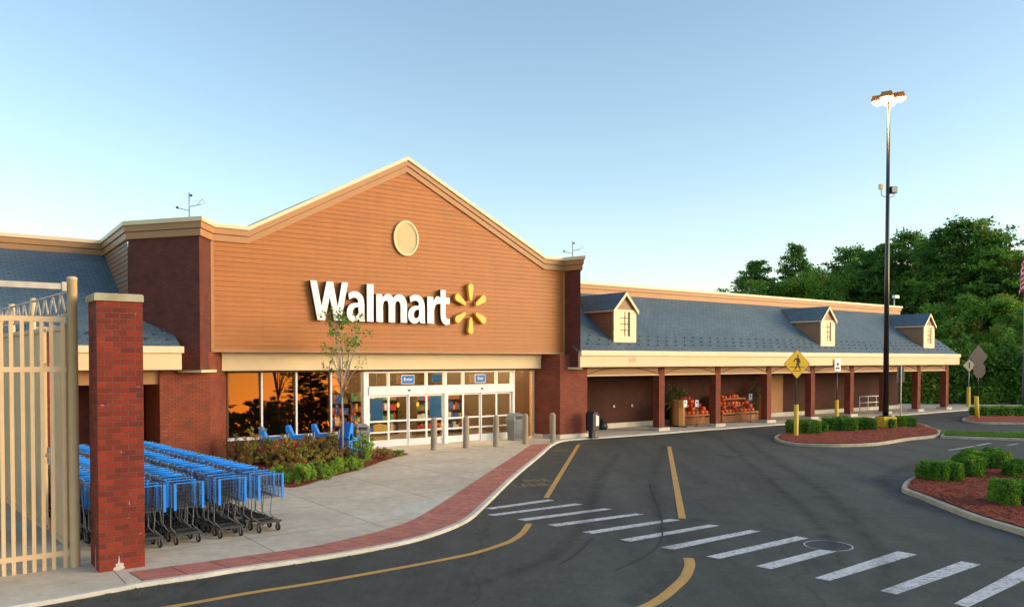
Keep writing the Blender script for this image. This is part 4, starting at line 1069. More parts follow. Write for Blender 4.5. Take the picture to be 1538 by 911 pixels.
# ------------------------------------------------------------------ mulch bed with shrubs at the entrance
bed = [P(x,y,0) for x,y in ((330,700),(380,722),(428.7,731),(456,729),(495.7,716),(539.6,705),(583.6,689.5),(614,681.5))]
bb = catmull(bed, 5)
poly = [(p.x,p.y) for p in bb]+[tuple(LW(xs(566)+.15,-.35)[:2]), tuple(LW(bL2-.1,-.2)[:2]), tuple(LW(bL1+.02,-1.25)[:2])]
m = MB(); m.flat(poly, .012, M['mulch']); chips(m, poly, 6000, .012, 9, .035); tag(m.build('mulch_bed'), kind='structure')
def shrub(x, yb, yt, wpx, mt, label, n=2600, leaf=.05, wisp=0, name='shrub', flat_=1.0):
    p = P(x,yb,0); D = p.y; h = (yb-yt)*D/FPX*1.04; w = wpx*D/FPX/2
    e = empty(name, tuple(p), 0, label, 'shrub', 'shrubs in the entrance mulch bed'); rnd = random.Random(int(x*3+yb*5))
    st = MB()
    tips = []
    for k in range(10+wisp*2):
        a = rnd.uniform(0,6.28); r = rnd.uniform(.2,.95)*w; z = h*rnd.uniform(.65,1.0)
        q = Vector((math.cos(a)*r, math.sin(a)*r*flat_, z*(1-.35*(r/w)**2))); tips.append(q)
        st.tube([(0,0,0),q*.5+Vector((0,0,.04*h)),q], .010, M['bark'], 4, .004, smooth=False)
    st.build('stems', e)
    clumps = []
    for k in range(26+wisp*8):
        a = rnd.uniform(0,6.28); r = math.sqrt(rnd.random())*w; zz = h*rnd.uniform(.12,.92)*math.sqrt(max(.1,1-(r/w)**2*.8)); clumps.append((Vector((math.cos(a)*r,math.sin(a)*r*flat_,zz)), rnd.uniform(.14,.26)*min(w,h*.8)*(1-.3*bool(wisp))))
    for t in tips: clumps.append((t, .12*w if wisp else .2*w))
    def surf(r):
        c, s = clumps[r.randrange(len(clumps))]; d = Vector((r.gauss(0,1),r.gauss(0,1),r.gauss(0,1))).normalized()
        return c+d*s*r.uniform(.5,1.1), d
    m = MB(); leafcloud(m, surf, n, leaf, mt, rnd, .03); m.build('foliage', e); return e
G_, Rr = M['shrub_green'], M['shrub_red']
for a in ((352,697,652,40,Rr,'thin wispy brownish shrub against the left brick pier base',1500,.045,5),
          (385,700,640,48,Rr,'tall wispy reddish shrub at the left end of the bed, behind the carts',2600,.05,5),
          (424,700,646,52,Rr,'reddish brown shrub in front of the second window pane',3000,.05,3),
          (458,698,646,50,Rr,'green shrub tinged with red below the blue seats',3000,.05,2),
          (492,694,646,48,Rr,'red tinged shrub left of the young tree trunk',3000,.05,2),
          (455,714,672,60,Rr,'dull red shrub in the middle row of the bed',3000,.05,1),
          (522,696,662,30,Rr,'small reddish shrub right of the young tree trunk',1600,.045,1),
          (546,697,645,36,G_,'tall upright green shrub next to the door frame',3000,.055,3),
          (575,688,670,26,Rr,'small dark red shrub near the right tip of the bed',1200,.04,0),
          (597,684,674,18,G_,'tiny green shrub at the right tip of the bed',800,.035,0),
          (425,723,700,46,G_,'low green mound at the left front of the bed beside the carts',3600,.04,0),
          (455,724,697,44,G_,'low green mound second from the carts along the bed edge',3600,.04,0),
          (481,718,692,38,G_,'yellowish green mound in the middle of the bed edge',3000,.04,0),
          (505,712,688,36,G_,'bright green mound below the young tree',3000,.04,0),
          (528,706,686,32,G_,'low green mound at the right of the bed edge',2600,.04,0),
          (495,706,676,50,Rr,'dull red shrub behind the bright green mounds',2600,.045,1)): shrub(*a)
# young tree
p = P(514,692,0); D = p.y; e = empty('young_tree', tuple(p), 0, 'thin young tree with sparse green leaves in front of the wall lettering', 'tree')
m = MB(); top = CAMZ+(541-462)*D/FPX; m.tube([(0,0,0),(.02,0,1.2),(-.01,.02,2.2)], .045, M['bark_pale'], 8, .03); m.build('trunk', e)
rnd = random.Random(21); br = MB(); lf = MB(); tips = []
for k in range(20):
    a = rnd.uniform(0,6.28); r = rnd.uniform(.25,.95); z0 = rnd.uniform(1.9,2.4); z1 = rnd.uniform(2.7,top-.1); 
    r *= (1.0 if z1 < 4.1 else .85)
    q = Vector((math.cos(a)*r,math.sin(a)*r,z1)); mdl = Vector((math.cos(a)*r*.45,math.sin(a)*r*.45,(z0+z1)/2+.12))
    br.tube([(0,0,z0),mdl,q], .016, M['bark_pale'], 5, .005)
    for j in range(6):
        f = rnd.uniform(.4,1); b0 = mdl.lerp(q, f); t = b0+Vector((rnd.gauss(0,.16),rnd.gauss(0,.16),rnd.uniform(0,.25))); br.tube([b0,t], .006, M['bark_pale'], 4, .003, smooth=False)
        if t.z > 2.55: tips += [t]*(1 if t.z < 3.6 else 3)
br.build('branches', e)
def surf(r):
    c = tips[r.randrange(len(tips))]; d = Vector((r.gauss(0,1),r.gauss(0,1),r.gauss(0,1))).normalized(); return c+d*r.uniform(0,.15), d
leafcloud(lf, surf, 1400, .08, M['decid'], rnd, .03); lf.build('crown', e)

# ------------------------------------------------------------------ blue seats of electric carts
def ecart(x, yb, rz, label):
    p = P(x,yb,0); e = empty('electric_cart', tuple(p), rz, label, 'electric cart', 'blue seated electric carts under the windows')
    a = MB(); B_ = M['blue']
    prof = [(-.28,.0),(-.17,-.02),(.30,.05),(.34,.13),(-.08,.10),(-.22,.42),(-.32,.42)]
    n = len(prof); w = .20
    for i in range(n):
        (y0,z0),(y1,z1) = prof[i],prof[(i+1)%n]; a.face([(y0,-w,z0),(y1,-w,z1),(y1,w,z1),(y0,w,z0)], B_)
    tr = tessellate_polygon([[Vector((y,z,0)) for y,z in prof]])
    for t in tr: a.face([(prof[i][0],-w,prof[i][1]) for i in t], B_); a.face([(prof[i][0],w,prof[i][1]) for i in reversed(t)], B_)
    o = a.build('seat', e); o.location = (0,0,.72)
    a = MB(); a.box(-.12,.0,-.08,.08,.3,.71,M['dark_metal']); a.box(-.35,.55,-.22,.22,.14,.3,M['dark_metal']); a.build('chassis', e)
    a = MB(); a.tube([(.45,0,.3),(.55,0,.95)], .03, M['galv'], 6); a.tube([(.52,-.18,.95),(.55,0,.98),(.52,.18,.95)], .018, M['rubber'], 5); a.build('tiller', e)
    for (u_, v_) in ((-.25,-.25),(-.25,.25),(.45,-.2),(.45,.2)):
        b = MB(); b.lathe([(0,-.03),(.09,-.03),(.11,0),(.09,.03),(0,.03)], M['rubber'], 12); o = b.build('wheel', e); o.location = (u_,v_,.11); o.rotation_euler = (R(90),0,0)
    return e
ecart(406,696,R(8),'blue seated electric cart nearest the left brick pier, under the windows')
ecart(446,692,R(6),'blue seated electric cart in the middle, under the windows')
ecart(484,689,R(6),'blue seated electric cart left of the young tree, under the windows')
o = ecart(526,690,R(60),'tilted blue electric cart seat beside the bin left of the doors')
for k in (1,): 
    sd = [c for c in kids(o) if c.name.startswith('seat')][0]; sd.rotation_euler = (0,R(20),0); sd.location = (-.05,0,.62); sd.scale = (1,1,1.25)
    s2 = sd.copy(); COL.objects.link(s2); s2.parent = o; s2.location = (-.08,0,.28); s2.name = 'seat_cover'

# ------------------------------------------------------------------ near brick pier, rear pier
def bpier(corner_px, label, hh):
    c = P(*corner_px, 0) if len(corner_px) == 2 else Vector(corner_px); e = empty('brick_pier', tuple(c), ROT, label, 'brick pier'); W = .645
    a = MB(); a.box(0,W,0,.70,-.01,hh,M['brick_pier']); a.build('pier_shaft', e)
    a = MB(); q = .035; a.box(-q,W+q*.3,-q,.70+q,hh,hh+.10,M['stone'])
    a.prism([(-q*.5,-q*.5),(W,-q*.5),(W,.70+q*.5),(-q*.5,.70+q*.5)], hh+.10, hh+.115, M['stone']); a.build('stone_cap', e)
M['salt'] = simple('lime_stain', (.62, .55, .50), .9, var=.2, scale=20)
pq = MB(); pq.face([(x,-.004,z) for x,z in ((.19,.005),(.25,.0),(.33,.005),(.36,.03),(.335,.06),(.345,.09),(.305,.115),(.29,.10),(.283,.17),(.274,.24),(.268,.15),(.255,.105),(.225,.10),(.235,.06),(.20,.045))], M['salt'])
pq2 = MB(); pq2.face([(-.004,y,z) for y,z in ((.30,.02),(.24,.02),(.25,.20),(.255,.33),(.28,.36),(.285,.2))], M['salt'])
bpier((149,859.5), 'near red brick pier with a mossy stone cap between gate and carts', 4.10); [m_.build('lime_stain', b_) for m_ in (pq, pq2) for b_ in [o for o in COL.objects if o.name.startswith('brick_pier') and not o.name.startswith('brick_pier_base')][:1]]
c_ = LW(S(57,-2.9,600),-2.9); bpier(tuple(c_), 'red brick pier seen through the gap in the tan sheet fence', CAMZ+(541-497)*c_.y/FPX)

# ------------------------------------------------------------------ fence enclosure
FP = P(113,850,0)
o = MB(); r_ = .072; Hp = (850-416)*FP.y/FPX
o.lathe([(r_,-.01),(r_,Hp-.03),(r_*1.06,Hp-.028),(r_*1.06,Hp),(r_*.7,Hp+.02),(0,Hp+.025)], M['fence'], 24)
tag(o.build('gate_post', None, tuple(FP)), 'tall round tan steel post standing left of the near brick pier', 'gate post')
def atz(x, y, s_, t_=0): pass
# picket panel: runs from post towards -U
e = empty('picket_gate', tuple(FP-U*.09), ROT, 'tan steel picket gate panel with three rails at the left edge', 'gate')
def zon(x, y, Dp): return CAMZ+(541-y)*Dp/FPX
def dep(x):          # depth on the plane through FP parallel to the front
    d = ray(x, 600); k = FP.dot(V)/d.dot(V); q = d*k; return q
zt, zm, zbt = zon(105,480,FP.y), zon(105,558-27,FP.y), zon(105,829,FP.y)
zm = zon(105,530+0,FP.y); zm = CAMZ-(.0)+(541-554)*FP.y/FPX
Lp = 3.2
for z, nm in ((zt,'top_rail'),(zm,'middle_rail'),(zbt,'bottom_rail')):
    a = MB(); a.box(-Lp,0,-.025,.025,z-.04,z+.04,M['fence']); a.build(nm, e)
for x in (95.5,78,63.5,48.5,34,17.5,2.5,-12,-28,-44,-60,-78,-96,-115):
    q = dep(x); s = (q-e.location).dot(U)
    a = MB(); a.box(s-.027,s+.027,-.018,.018,zbt-.27,zt-.04,M['fence'])
    a.build('picket', e)
e = empty('gate_beam', tuple(FP-U*.08), ROT, 'pale horizontal beam high above the picket gate, fixed to the round post', 'beam')
a = MB(); z = zon(105,431,FP.y); a.box(-3.2,0,-.03,.03,z-.045,z+.045,M['fence_pale']); a.build('beam_bar', e); a = MB(); a.box(-.06,.0,-.05,.05,z-.07,z+.07,M['fence_pale']); a.build('bracket', e)
# receding sheet fence, along VB
VB = Vector((math.cos(R(90+41)), math.sin(R(90+41)), 0))
def gx(x, y=650):      # distance along VB from FP where image column x meets
    d = ray(x, y); n = Vector((-VB.y, VB.x, 0)); k = FP.dot(n)/d.dot(n); return (d*k-FP).dot(VB)
rzB = math.atan2(VB.y, VB.x)
def sheetpanel(name, x0, x1, label, zt_, latch=False):
    a0, a1 = gx(x0), gx(x1); e = empty(name, tuple(FP+VB*a0), rzB, label, 'sheet fence'); Lg = a1-a0
    a = MB(); s = 0; st = .3
    while s < Lg-.02:
        w_ = min(st, Lg-s); a.face([(s,-.012,.32),(s+w_*.4,-.012,.32),(s+w_*.4,-.012,zt_),(s,-.012,zt_)], M['fence'])
        a.face([(s+w_*.4,-.012,.32),(s+w_*.5,.002,.32),(s+w_*.5,.002,zt_),(s+w_*.4,-.012,zt_)], M['fence']); a.face([(s+w_*.5,.002,.32),(s+w_*.9,.002,.32),(s+w_*.9,.002,zt_),(s+w_*.5,.002,zt_)], M['fence'])
        a.face([(s+w_*.9,.002,.32),(s+w_,-.012,.32),(s+w_,-.012,zt_),(s+w_*.9,.002,zt_)], M['fence']); s += st
    a.build('sheet_panel', e)
    for z in (.30, 1.9 if False else 3.12, zt_): 
        b = MB(); b.box(0,Lg,-.05,-.0,z-.035,z+.035,M['fence']); b.box(0,Lg,.0,.05,z-.035,z+.035,M['fence']); b.build('rail', e)
    b = MB(); b.box(0,.06,-.045,.045,.25,zt_+.06,M['fence']); b.build('end_post', e)
    b = MB(); b.box(Lg-.06,Lg,-.045,.045,.25,zt_+.06,M['fence']); b.build('end_post', e)
    if latch:
        b = MB(); z = 1.55; b.box(-.45,.02,-.03,-.01,z-.03,z+.03,M['fence']); b.box(-.02,.03,-.07,-.05,z-.14,z+.14,M['galv']); b.build('latch', e)
    return e
ztp = 3.72
sheetpanel('sheet_fence', 104, 80, 'narrow tan corrugated sheet fence panel beside the round post', ztp)
sheetpanel('sheet_gate', 67, -5, 'large tan corrugated sheet gate leaf with latch, left of the gap', ztp, True)
sheetpanel('sheet_fence', -8, -60, 'far tan corrugated sheet fence panel at the left frame edge', ztp)
# truss above
e = empty('lattice_truss', tuple(FP+VB*.08), rzB, 'pale lattice truss running back from the round post above the sheet gate', 'truss'); a = MB()
LT = gx(-60); zt2, zb2 = zon(105,437,FP.y), zon(105,471,FP.y)
for yy in (0,):
    a.tube([(0,yy,zt2),(LT,yy,zt2)], .022, M['fence_pale'], 6); a.tube([(0,yy,zb2),(LT,yy,zb2)], .022, M['fence_pale'], 6)
a.build('chord', e); a = MB(); s = .05; up = True
while s < LT: 
    a.tube([(s,0,zt2 if up else zb2),(s+.30,0,zb2 if up else zt2)], .018, M['fence_pale'], 5); s += .30; up = not up
a.build('lattice', e)
for x in (52, 20):
    b = MB(); s = gx(x)-.08; b.tube([(s,.0,zb2-.7),(s,.0,zt2+.06)], .045 if x == 52 else .06, M['fence'], 12); b.build('upright', e)
q = FP+VB*gx(19); 
# ------------------------------------------------------------------ shopping carts
def cart():
    e = empty('shopping_cart', (0,0,0), 0, 'x', 'shopping cart', 'nested blue shopping carts by the near brick pier')
    W = M['wire']; rW = .0032
    def quadlines(mb, A, B, C, D_, nu, nv, r=rW):      # A-B bottom, D-C top
        for i in range(nu+1):
            f = i/nu; mb.tube([A.lerp(B,f), D_.lerp(C,f)], r, W, 3, smooth=False, cap=False)
        for j in range(nv+1):
            f = j/nv; mb.tube([A.lerp(D_,f), B.lerp(C,f)], r, W, 3, smooth=False, cap=False)
    tb = [Vector(p) for p in ((-.28,-.45,1.05),(.28,-.45,1.05),(.235,.45,1.08),(-.235,.45,1.08))]
    bt = [Vector(p) for p in ((-.25,-.42,.66),(.25,-.42,.66),(.215,.40,.64),(-.215,.40,.64))]
    b = MB()
    quadlines(b, bt[0],bt[3],tb[3],tb[0],16,7); quadlines(b, bt[1],bt[2],tb[2],tb[1],16,7); quadlines(b, bt[3],bt[2],tb[2],tb[3],9,7); quadlines(b, bt[0],bt[1],bt[2],bt[3],8,9)
    quadlines(b, bt[0],bt[1],tb[1],tb[0],6,5)
    for i in range(4):
        b.tube([tb[i],tb[(i+1)%4]], .007, W, 5, cap=False); b.tube([bt[i],bt[(i+1)%4]], .006, W, 5, cap=False)
    b.build('basket', e)
    bl = MB(); B_ = M['blue']
    for x in (-.235,.235):
        bl.box(x-.022,x+.022,.45,.475,.62,1.09,B_)
    bl.box(-.235,.235,.45,.462,1.075,1.09,B_)
    for x in (-.245,.245):
        bl.box(x-.008,x+.008,.27,.295,.64,1.05,B_)
    bl.build('bumper', e)
    h = MB(); h.tube([(-.20,-.58,1.10),(.20,-.58,1.10)], .018, B_, 8); h.tube([(-.26,-.58,1.10),(-.20,-.58,1.10)], .013, M['galv'], 6); h.tube([(.20,-.58,1.10),(.26,-.58,1.10)], .013, M['galv'], 6); h.build('handle', e)
    fl = MB()
    for k in range(4): x = -.18+.12*k; fl.box(x-.010,x+.010,-.395,-.38,.80,1.045,B_)
    for s in (-1,1): fl.tube([(s*.25,-.44,1.05),(s*.25,-.40,1.12),(s*.25,-.30,1.10),(s*.25,-.24,1.06)], .007, M['galv'], 5)
    fl.box(-.15,.15,-.40,-.37,1.045,1.06,B_); fl.build('child_seat', e)
    f = MB()
    for s in (-1,1):
        f.tube([(s*.26,-.58,1.10),(s*.27,-.50,1.04),(s*.25,-.42,.66),(s*.22,-.34,.24),(s*.20,-.38,.20)], .012, M['galv'], 6)
        f.tube([(s*.24,-.42,.64),(s*.20,.10,.62),(s*.19,.05,.26),(s*.20,.38,.20)], .011, M['galv'], 6)
    f.build('frame', e)
    t = MB(); t.box(-.225,.225,.40,.44,.175,.215,M['dark_metal']); t.box(-.19,.19,-.34,.40,.186,.194,M['dark_metal'])
    for k in range(7): x = -.18+.06*k; t.tube([(x,-.36,.22),(x*.95,.40,.19)], .006, M['dark_metal'], 4, smooth=False)
    for k in range(5): y = -.3+.15*k; t.tube([(-.21,y,.205),(.21,y,.205)], .006, M['dark_metal'], 4, smooth=False)
    t.build('lower_tray', e)
    for (x, y) in ((-.19,.36),(.19,.36),(-.22,-.36),(.22,-.36)):
        c = MB(); c.box(-.024,-.017,-.035,.035,.05,.17,M['galv']); c.box(.017,.024,-.035,.035,.05,.17,M['galv']); c.box(-.024,.024,-.03,.03,.165,.175,M['galv'])
        o = c.build('caster', e); o.location = (x,y,0)
        w = MB(); w.lathe([(0,-.013),(.036,-.013),(.038,-.014),(.062,-.012),(.065,0),(.062,.012),(.038,.014),(.036,.013),(0,.013)], M['rubber'], 16)
        w.lathe([(0,-.016),(.032,-.015)], M['rim'], 12); w.lathe([(.032,.015),(0,.016)], M['rim'], 12)
        o2 = w.build('wheel', o); o2.rotation_euler = (0,R(90),R(14)); o2.location = (0,0,.065)
    return e
proto = cart(); ptree = tree_of(proto)
BACK = Vector((math.cos(R(90+41.5)), math.sin(R(90+41.5)), 0)); rzc = math.atan2(-BACK.y, -BACK.x)-R(90)
ordn = ['front','second','third','fourth','fifth','sixth','seventh','eighth','ninth','tenth','eleventh','twelfth','thirteenth','fourteenth','fifteenth','sixteenth','seventeenth','eighteenth','nineteenth','twentieth','twenty first','twenty second','twenty third','twenty fourth','rearmost']
c1 = P(402,798,0); stepv = (P(283,816,0)-c1)/2
rows = [('row nearest the shrubs', c1, 21), ('row second from the shrubs', P(350,806,0), 21), ('middle row', P(284,815.5,0), 21), ('row emerging from behind the pier', P(221,824.5,0), 20), ('row hidden behind the brick pier', P(221,824.5,0)+Vector((-.52,-.02,0))+BACK*.15, 19)]
rnd = random.Random(11); first = True
for name, p0, n in rows:
    for k in range(n):
        q = p0+BACK*(.36+.34*k+rnd.uniform(-.04,.04))+Vector((BACK.y,-BACK.x,0))*rnd.uniform(-.035,.035)
        lab = ('%s blue shopping cart of the %s' % (ordn[k] if k < n-1 else 'rearmost', name)) if k else 'blue wire shopping cart at the front of the %s' % name
        rz = rzc+R(rnd.uniform(-2.5,2.5))
        if first: proto.location = q; proto.rotation_euler = (0,0,rz); proto['label'] = lab; first = False
        else: dup(proto, q, rz, lab, None, None, ptree)
for k in range(3):
    q = P(-30,822,0)+BACK*(.3+.3*k)
    dup(proto, q, rzc, '%s blue shopping cart kept behind the picket gate' % ordn[k], None, None, ptree)

# ------------------------------------------------------------------ pumpkin display under the porch
def pumpkin(mt):
    e = empty('pumpkin', (0,0,0), 0, 'x', 'pumpkin', 'pumpkins piled on the porch displays')
    b = MB(); n = 24; prof = [(.02,.035),(.08,.005),(.14,.03),(.175,.10),(.165,.17),(.11,.215),(.05,.21),(.015,.19)]
    base = len(b.v); mi = b.mi(mt)
    for r, z in prof:
        for j in range(n):
            t = 2*math.pi*j/n; rr = r*(1-.09*abs(math.sin(t*4))); b.v.append((rr*math.cos(t),rr*math.sin(t),z))
    for i in range(len(prof)-1):
        for j in range(n): b.f.append((i*n+j,i*n+(j+1)%n,(i+1)*n+(j+1)%n,(i+1)*n+j)); b.m.append(mi); b.sm.add(len(b.f)-1)
    b.build('rind', e); s = MB(); s.tube([(0,0,.18),(.01,.005,.23),(.04,.01,.26)], .018, M['stem'], 6, .012); s.build('stem', e); return e
pk = pumpkin(M['pumpkin']); pkt = tree_of(pk); pr_ = pumpkin(M['pumpkin_red']); prt = tree_of(pr_)
used = {0:False, 1:False}
rnd = random.Random(4)
def put(kind, s, t, z, lab):
    src, tr = (pk, pkt) if kind == 0 else (pr_, prt)
    loc = LW(s,t,z); sc = rnd.uniform(.85,1.15)
    if not used[kind]:
        used[kind] = True; src.location = loc; src['label'] = lab; src.rotation_euler = (0,0,rnd.uniform(0,6)); src.scale = (sc,)*3
    else: dup(src, loc, rnd.uniform(0,6), lab, None, (sc,)*3, tr)
for gi, (bay, sa, sb, cnt) in enumerate((('left', S(1028,.1,620), S(1068,.1,620), 6), ('right', S(1085,.1,620), S(1139,.1,620), 8))):
    e = empty('display_stand', tuple(LW(sa,.1)), ROT, 'stepped wooden stand with bins holding pumpkins in the %s display bay' % bay, 'display stand')
    w_ = sb-sa
    for k in range(3):
        a = MB(); y0 = k*.42; h = .48+.34*k
        a.box(0,w_,y0+.01,y0+.41,h-.05,h,M['wood'])
        nS = 4
        for j in range(nS): zz = .06+(h-.16)*j/nS; a.box(.0,w_,y0-.012,y0+.008,zz,zz+(h-.16)/nS-.03,M['wood'])
        for x in (0,w_/2,w_-.06): a.box(x,x+.06,y0+.012,y0+.06,0,h-.052,M['wood'])
        a.box(0,w_,y0-.014,y0+.006,h-.05,h+.05,M['wood']); a.build('shelf_step', e)
        j = 0; x = .16
        while x < w_-.12:
            red = (bay == 'left' and rnd.random() < .55 and k > 0) or (bay == 'right' and rnd.random() < .12)
            tier = ['bottom','middle','top'][k]
            if not (k == 2 and rnd.random() < .45): put(1 if red else 0, sa+x, .1+y0+.2, h, '%s pumpkin on the %s tier of the %s display bay' % ('dark red' if red else 'orange', tier, bay))
            x += rnd.uniform(.27,.36)
        if k < 2:
            x = .3
            while x < w_-.25:
                if rnd.random() < .5: put(0, sa+x, .1+y0+.2, h+.19, 'orange pumpkin piled on others on the %s tier of the %s display bay' % (['bottom','middle'][k], bay))
                x += .42
# corn stalk bundles
for x, lab in ((1008,'dark corn stalk bundle beside the first porch column'),(1022,'dark corn stalk bundle left of the first pumpkin stand'),(1136,'dark corn stalk bundle right of the second pumpkin stand')):
    s = S(x,.9,620); e = empty('corn_stalks', tuple(LW(s,.9)), 0, lab, 'corn stalks'); a = MB(); b = MB()
    for k in range(26):
        t = rnd.uniform(0,6.28); r = rnd.uniform(.02,.16); q = Vector((math.cos(t)*(r+.3),math.sin(t)*(r+.3),rnd.uniform(1.7,2.2))); a.tube([(math.cos(t)*r,math.sin(t)*r,0),(math.cos(t)*r*.5,math.sin(t)*r*.5,1.0),q], .012, M['straw'], 4, .006, smooth=False)
        for j in range(3):
            f = rnd.uniform(.4,.95)*q.z; c = Vector((math.cos(t)*r*.8,math.sin(t)*r*.8,f)); d = Vector((rnd.gauss(0,.25),rnd.gauss(0,.25),-.1)); b.face([c, c+d*.5+Vector((0,0,.1)), c+d+Vector((0,0,-.1)), c+d*.5+Vector((.02,.02,.04))], M['straw'])
    a.build('stalks', e); b.build('leaves', e)
# tall orange bins
for x, t, lab in ((1019,.0,'tall rounded orange cardboard bin beside the left price sign'),(1143,.2,'tall narrow orange bin at the right end of the pumpkin displays')):
    s = S(x,t,620); e = empty('cardboard_bin', tuple(LW(s,t)), ROT, lab, 'bin'); a = MB(); w_ = .30 if x < 1100 else .14
    a.lathe([(w_,.08),(w_,1.28),(w_-.02,1.28),(w_-.02,1.1),(0,1.1)], M['cardboard'], 8, smooth=False); a.build('bin_wall', e); b = MB(); b.box(-w_,w_,-w_,w_,0,.08,M['dark_plastic']); b.build('pallet', e)
for x, t, h, lab in ((1029,-.45,1.17,'white price sign on a thin stand, leftmost, beside the orange bin'),(1046.5,-.45,1.15,'white price sign on a thin stand in front of the left pumpkin display'),(1127,-.35,1.35,'white price sign on a thin stand in front of the right pumpkin display')):
    s = S(x,t,620); e = empty('price_sign', tuple(LW(s,t)), ROT, lab, 'price sign'); a = MB(); a.tube([(0,0,.02),(0,0,h-.2)], .012, M['galv'], 6); a.lathe([(.14,0),(.14,.015),(0,.02)], M['dark_metal'], 12); a.build('stand', e)
    b = MB(); b.box(-.12,.12,-.012,.012,h-.2,h+.12,M['sign_white']); b.box(-.07,.05,-.014,-.0125,h-.02,h+.04,M['sign_black']); b.build('card', e)
# tan door, wall lamps, cart rail
s0, s1 = S(1156.5,1.5,600), S(1167.5,1.5,600)
a = MB(); a.box(s0,s0+1.05,1.44,1.5,.02,2.3,M['door_tan']); do = part(a, 'door', 'tan side door in the porch wall')
a = MB(); a.box(s0+.9,s0+.96,1.40,1.44,1.0,1.05,M['galv']); a.build('handle', do)
a = MB(); a.box(s0-.07,s0,1.43,1.5,.0,2.37,M['door_tan']); a.box(s0+1.05,s0+1.12,1.43,1.5,.0,2.37,M['door_tan']); a.box(s0,s0+1.05,1.43,1.5,2.302,2.37,M['door_tan']); part(a, 'door_frame')
for x in (921,948):
    s = S(x,1.5,625); a = MB(); a.box(s-.06,s+.06,1.44,1.5,.95,1.07,M['galv']); part(a, 'wall_outlet')
sA, sB = S(1291,.2,610), S(1328,.2,610); e = empty('cart_rail', tuple(LW(sA,.2)), ROT, 'low white metal railing between porch columns beyond the lamp post', 'railing')
a = MB(); Lr = sB-sA
for z in (1.0,.62,.22): a.tube([(0,0,z),(Lr,0,z)], .025, M['white'], 6)
a.build('rail', e)
for k in range(4): b = MB(); b.tube([(Lr*k/3,0,0),(Lr*k/3,0,1.0)], .025, M['white'], 6); b.build('upright', e)

# ------------------------------------------------------------------ rooftop antennas
def antenna(s, t, z, h, label, rz=0):
    e = empty('roof_antenna', tuple(LW(s,t,z)), rz, label, 'antenna', 'thin wind sensors on the parapets'); a = MB(); a.tube([(0,0,0),(0,0,h)], .016, M['galv'], 6); a.build('mast', e)
    b = MB(); b.tube([(0,0,h*.45),(.40,0,h*.55)], .012, M['galv'], 5); b.tube([(0,0,h*.3),(-.36,0,h*.4)], .012, M['galv'], 5); b.tube([(.25,0,h*.52),(.40,0,h*.75),(.48,0,h*.55)], .008, M['galv'], 4); b.build('crossarm', e)
    c = MB(); c.lathe([(0,-.05),(.05,0),(0,.05)], M['sign_black'], 10, (.06,0,h*.88)); c.lathe([(0,-.05),(.05,0),(0,.05)], M['sign_black'], 10, (-.36,0,h*.42)); c.build('sensor', e)
antenna(S(285,-1.4,330), -1.35, ZC, .78, 'thin wind sensor mast on the left brick tower corner')
antenna(S(860,-1.0,385), -1.0, ZC, .72, 'thin wind sensor mast on the right brick tower')
antenna(S(1127,RT,440), RT+.1, ZR, .5, 'thin small mast on the long parapet of the right wing')
p = LW(S(1343,RT+.1,455), RT+.1, ZR); e = empty('roof_camera', tuple(p), ROT, 'white security camera on the far end of the right parapet', 'camera')
a = MB(); a.tube([(0,0,0),(0,0,.45),(.25,0,.62)], .035, M['white'], 6); a.build('mount', e); a = MB(); a.box(-.05,.45,-.12,.12,.55,.75,M['white']); a.build('camera_body', e)
# flag pole at right
p = P(1537,611,0); D = p.y; e = empty('flag_pole', tuple(p), R(15), 'tall pale flag pole with a drooping red and white striped flag at the right edge', 'flag pole')
a = MB(); a.tube([(0,0,0),(0,0,CAMZ+(541-372)*D/FPX)], .09, M['galv'], 12, .05); a.build('pole', e)
a = MB(); z0, z1 = CAMZ+(541-425)*D/FPX, CAMZ+(541-380)*D/FPX; ns = 13; cols_ = 14; stm = [simple('flag_red', (.55,.02,.04)), simple('flag_white', (.8,.78,.76)), simple('flag_blue', (.03,.05,.22))]
def fpt(u, v):
    return (.30-u*.75+.05*math.sin(v*9+u*6), .12*math.sin(u*9+v*3), z0+(z1-z0)*v-u*.9)
for i in range(cols_):
    for j in range(ns):
        u0,u1,v0,v1 = i/cols_,(i+1)/cols_,j/ns,(j+1)/ns; a.face([fpt(u0,v0),fpt(u1,v0),fpt(u1,v1),fpt(u0,v1)], stm[2] if (i < 6 and j >= 6) else stm[j % 2])
a.build('flag', e)

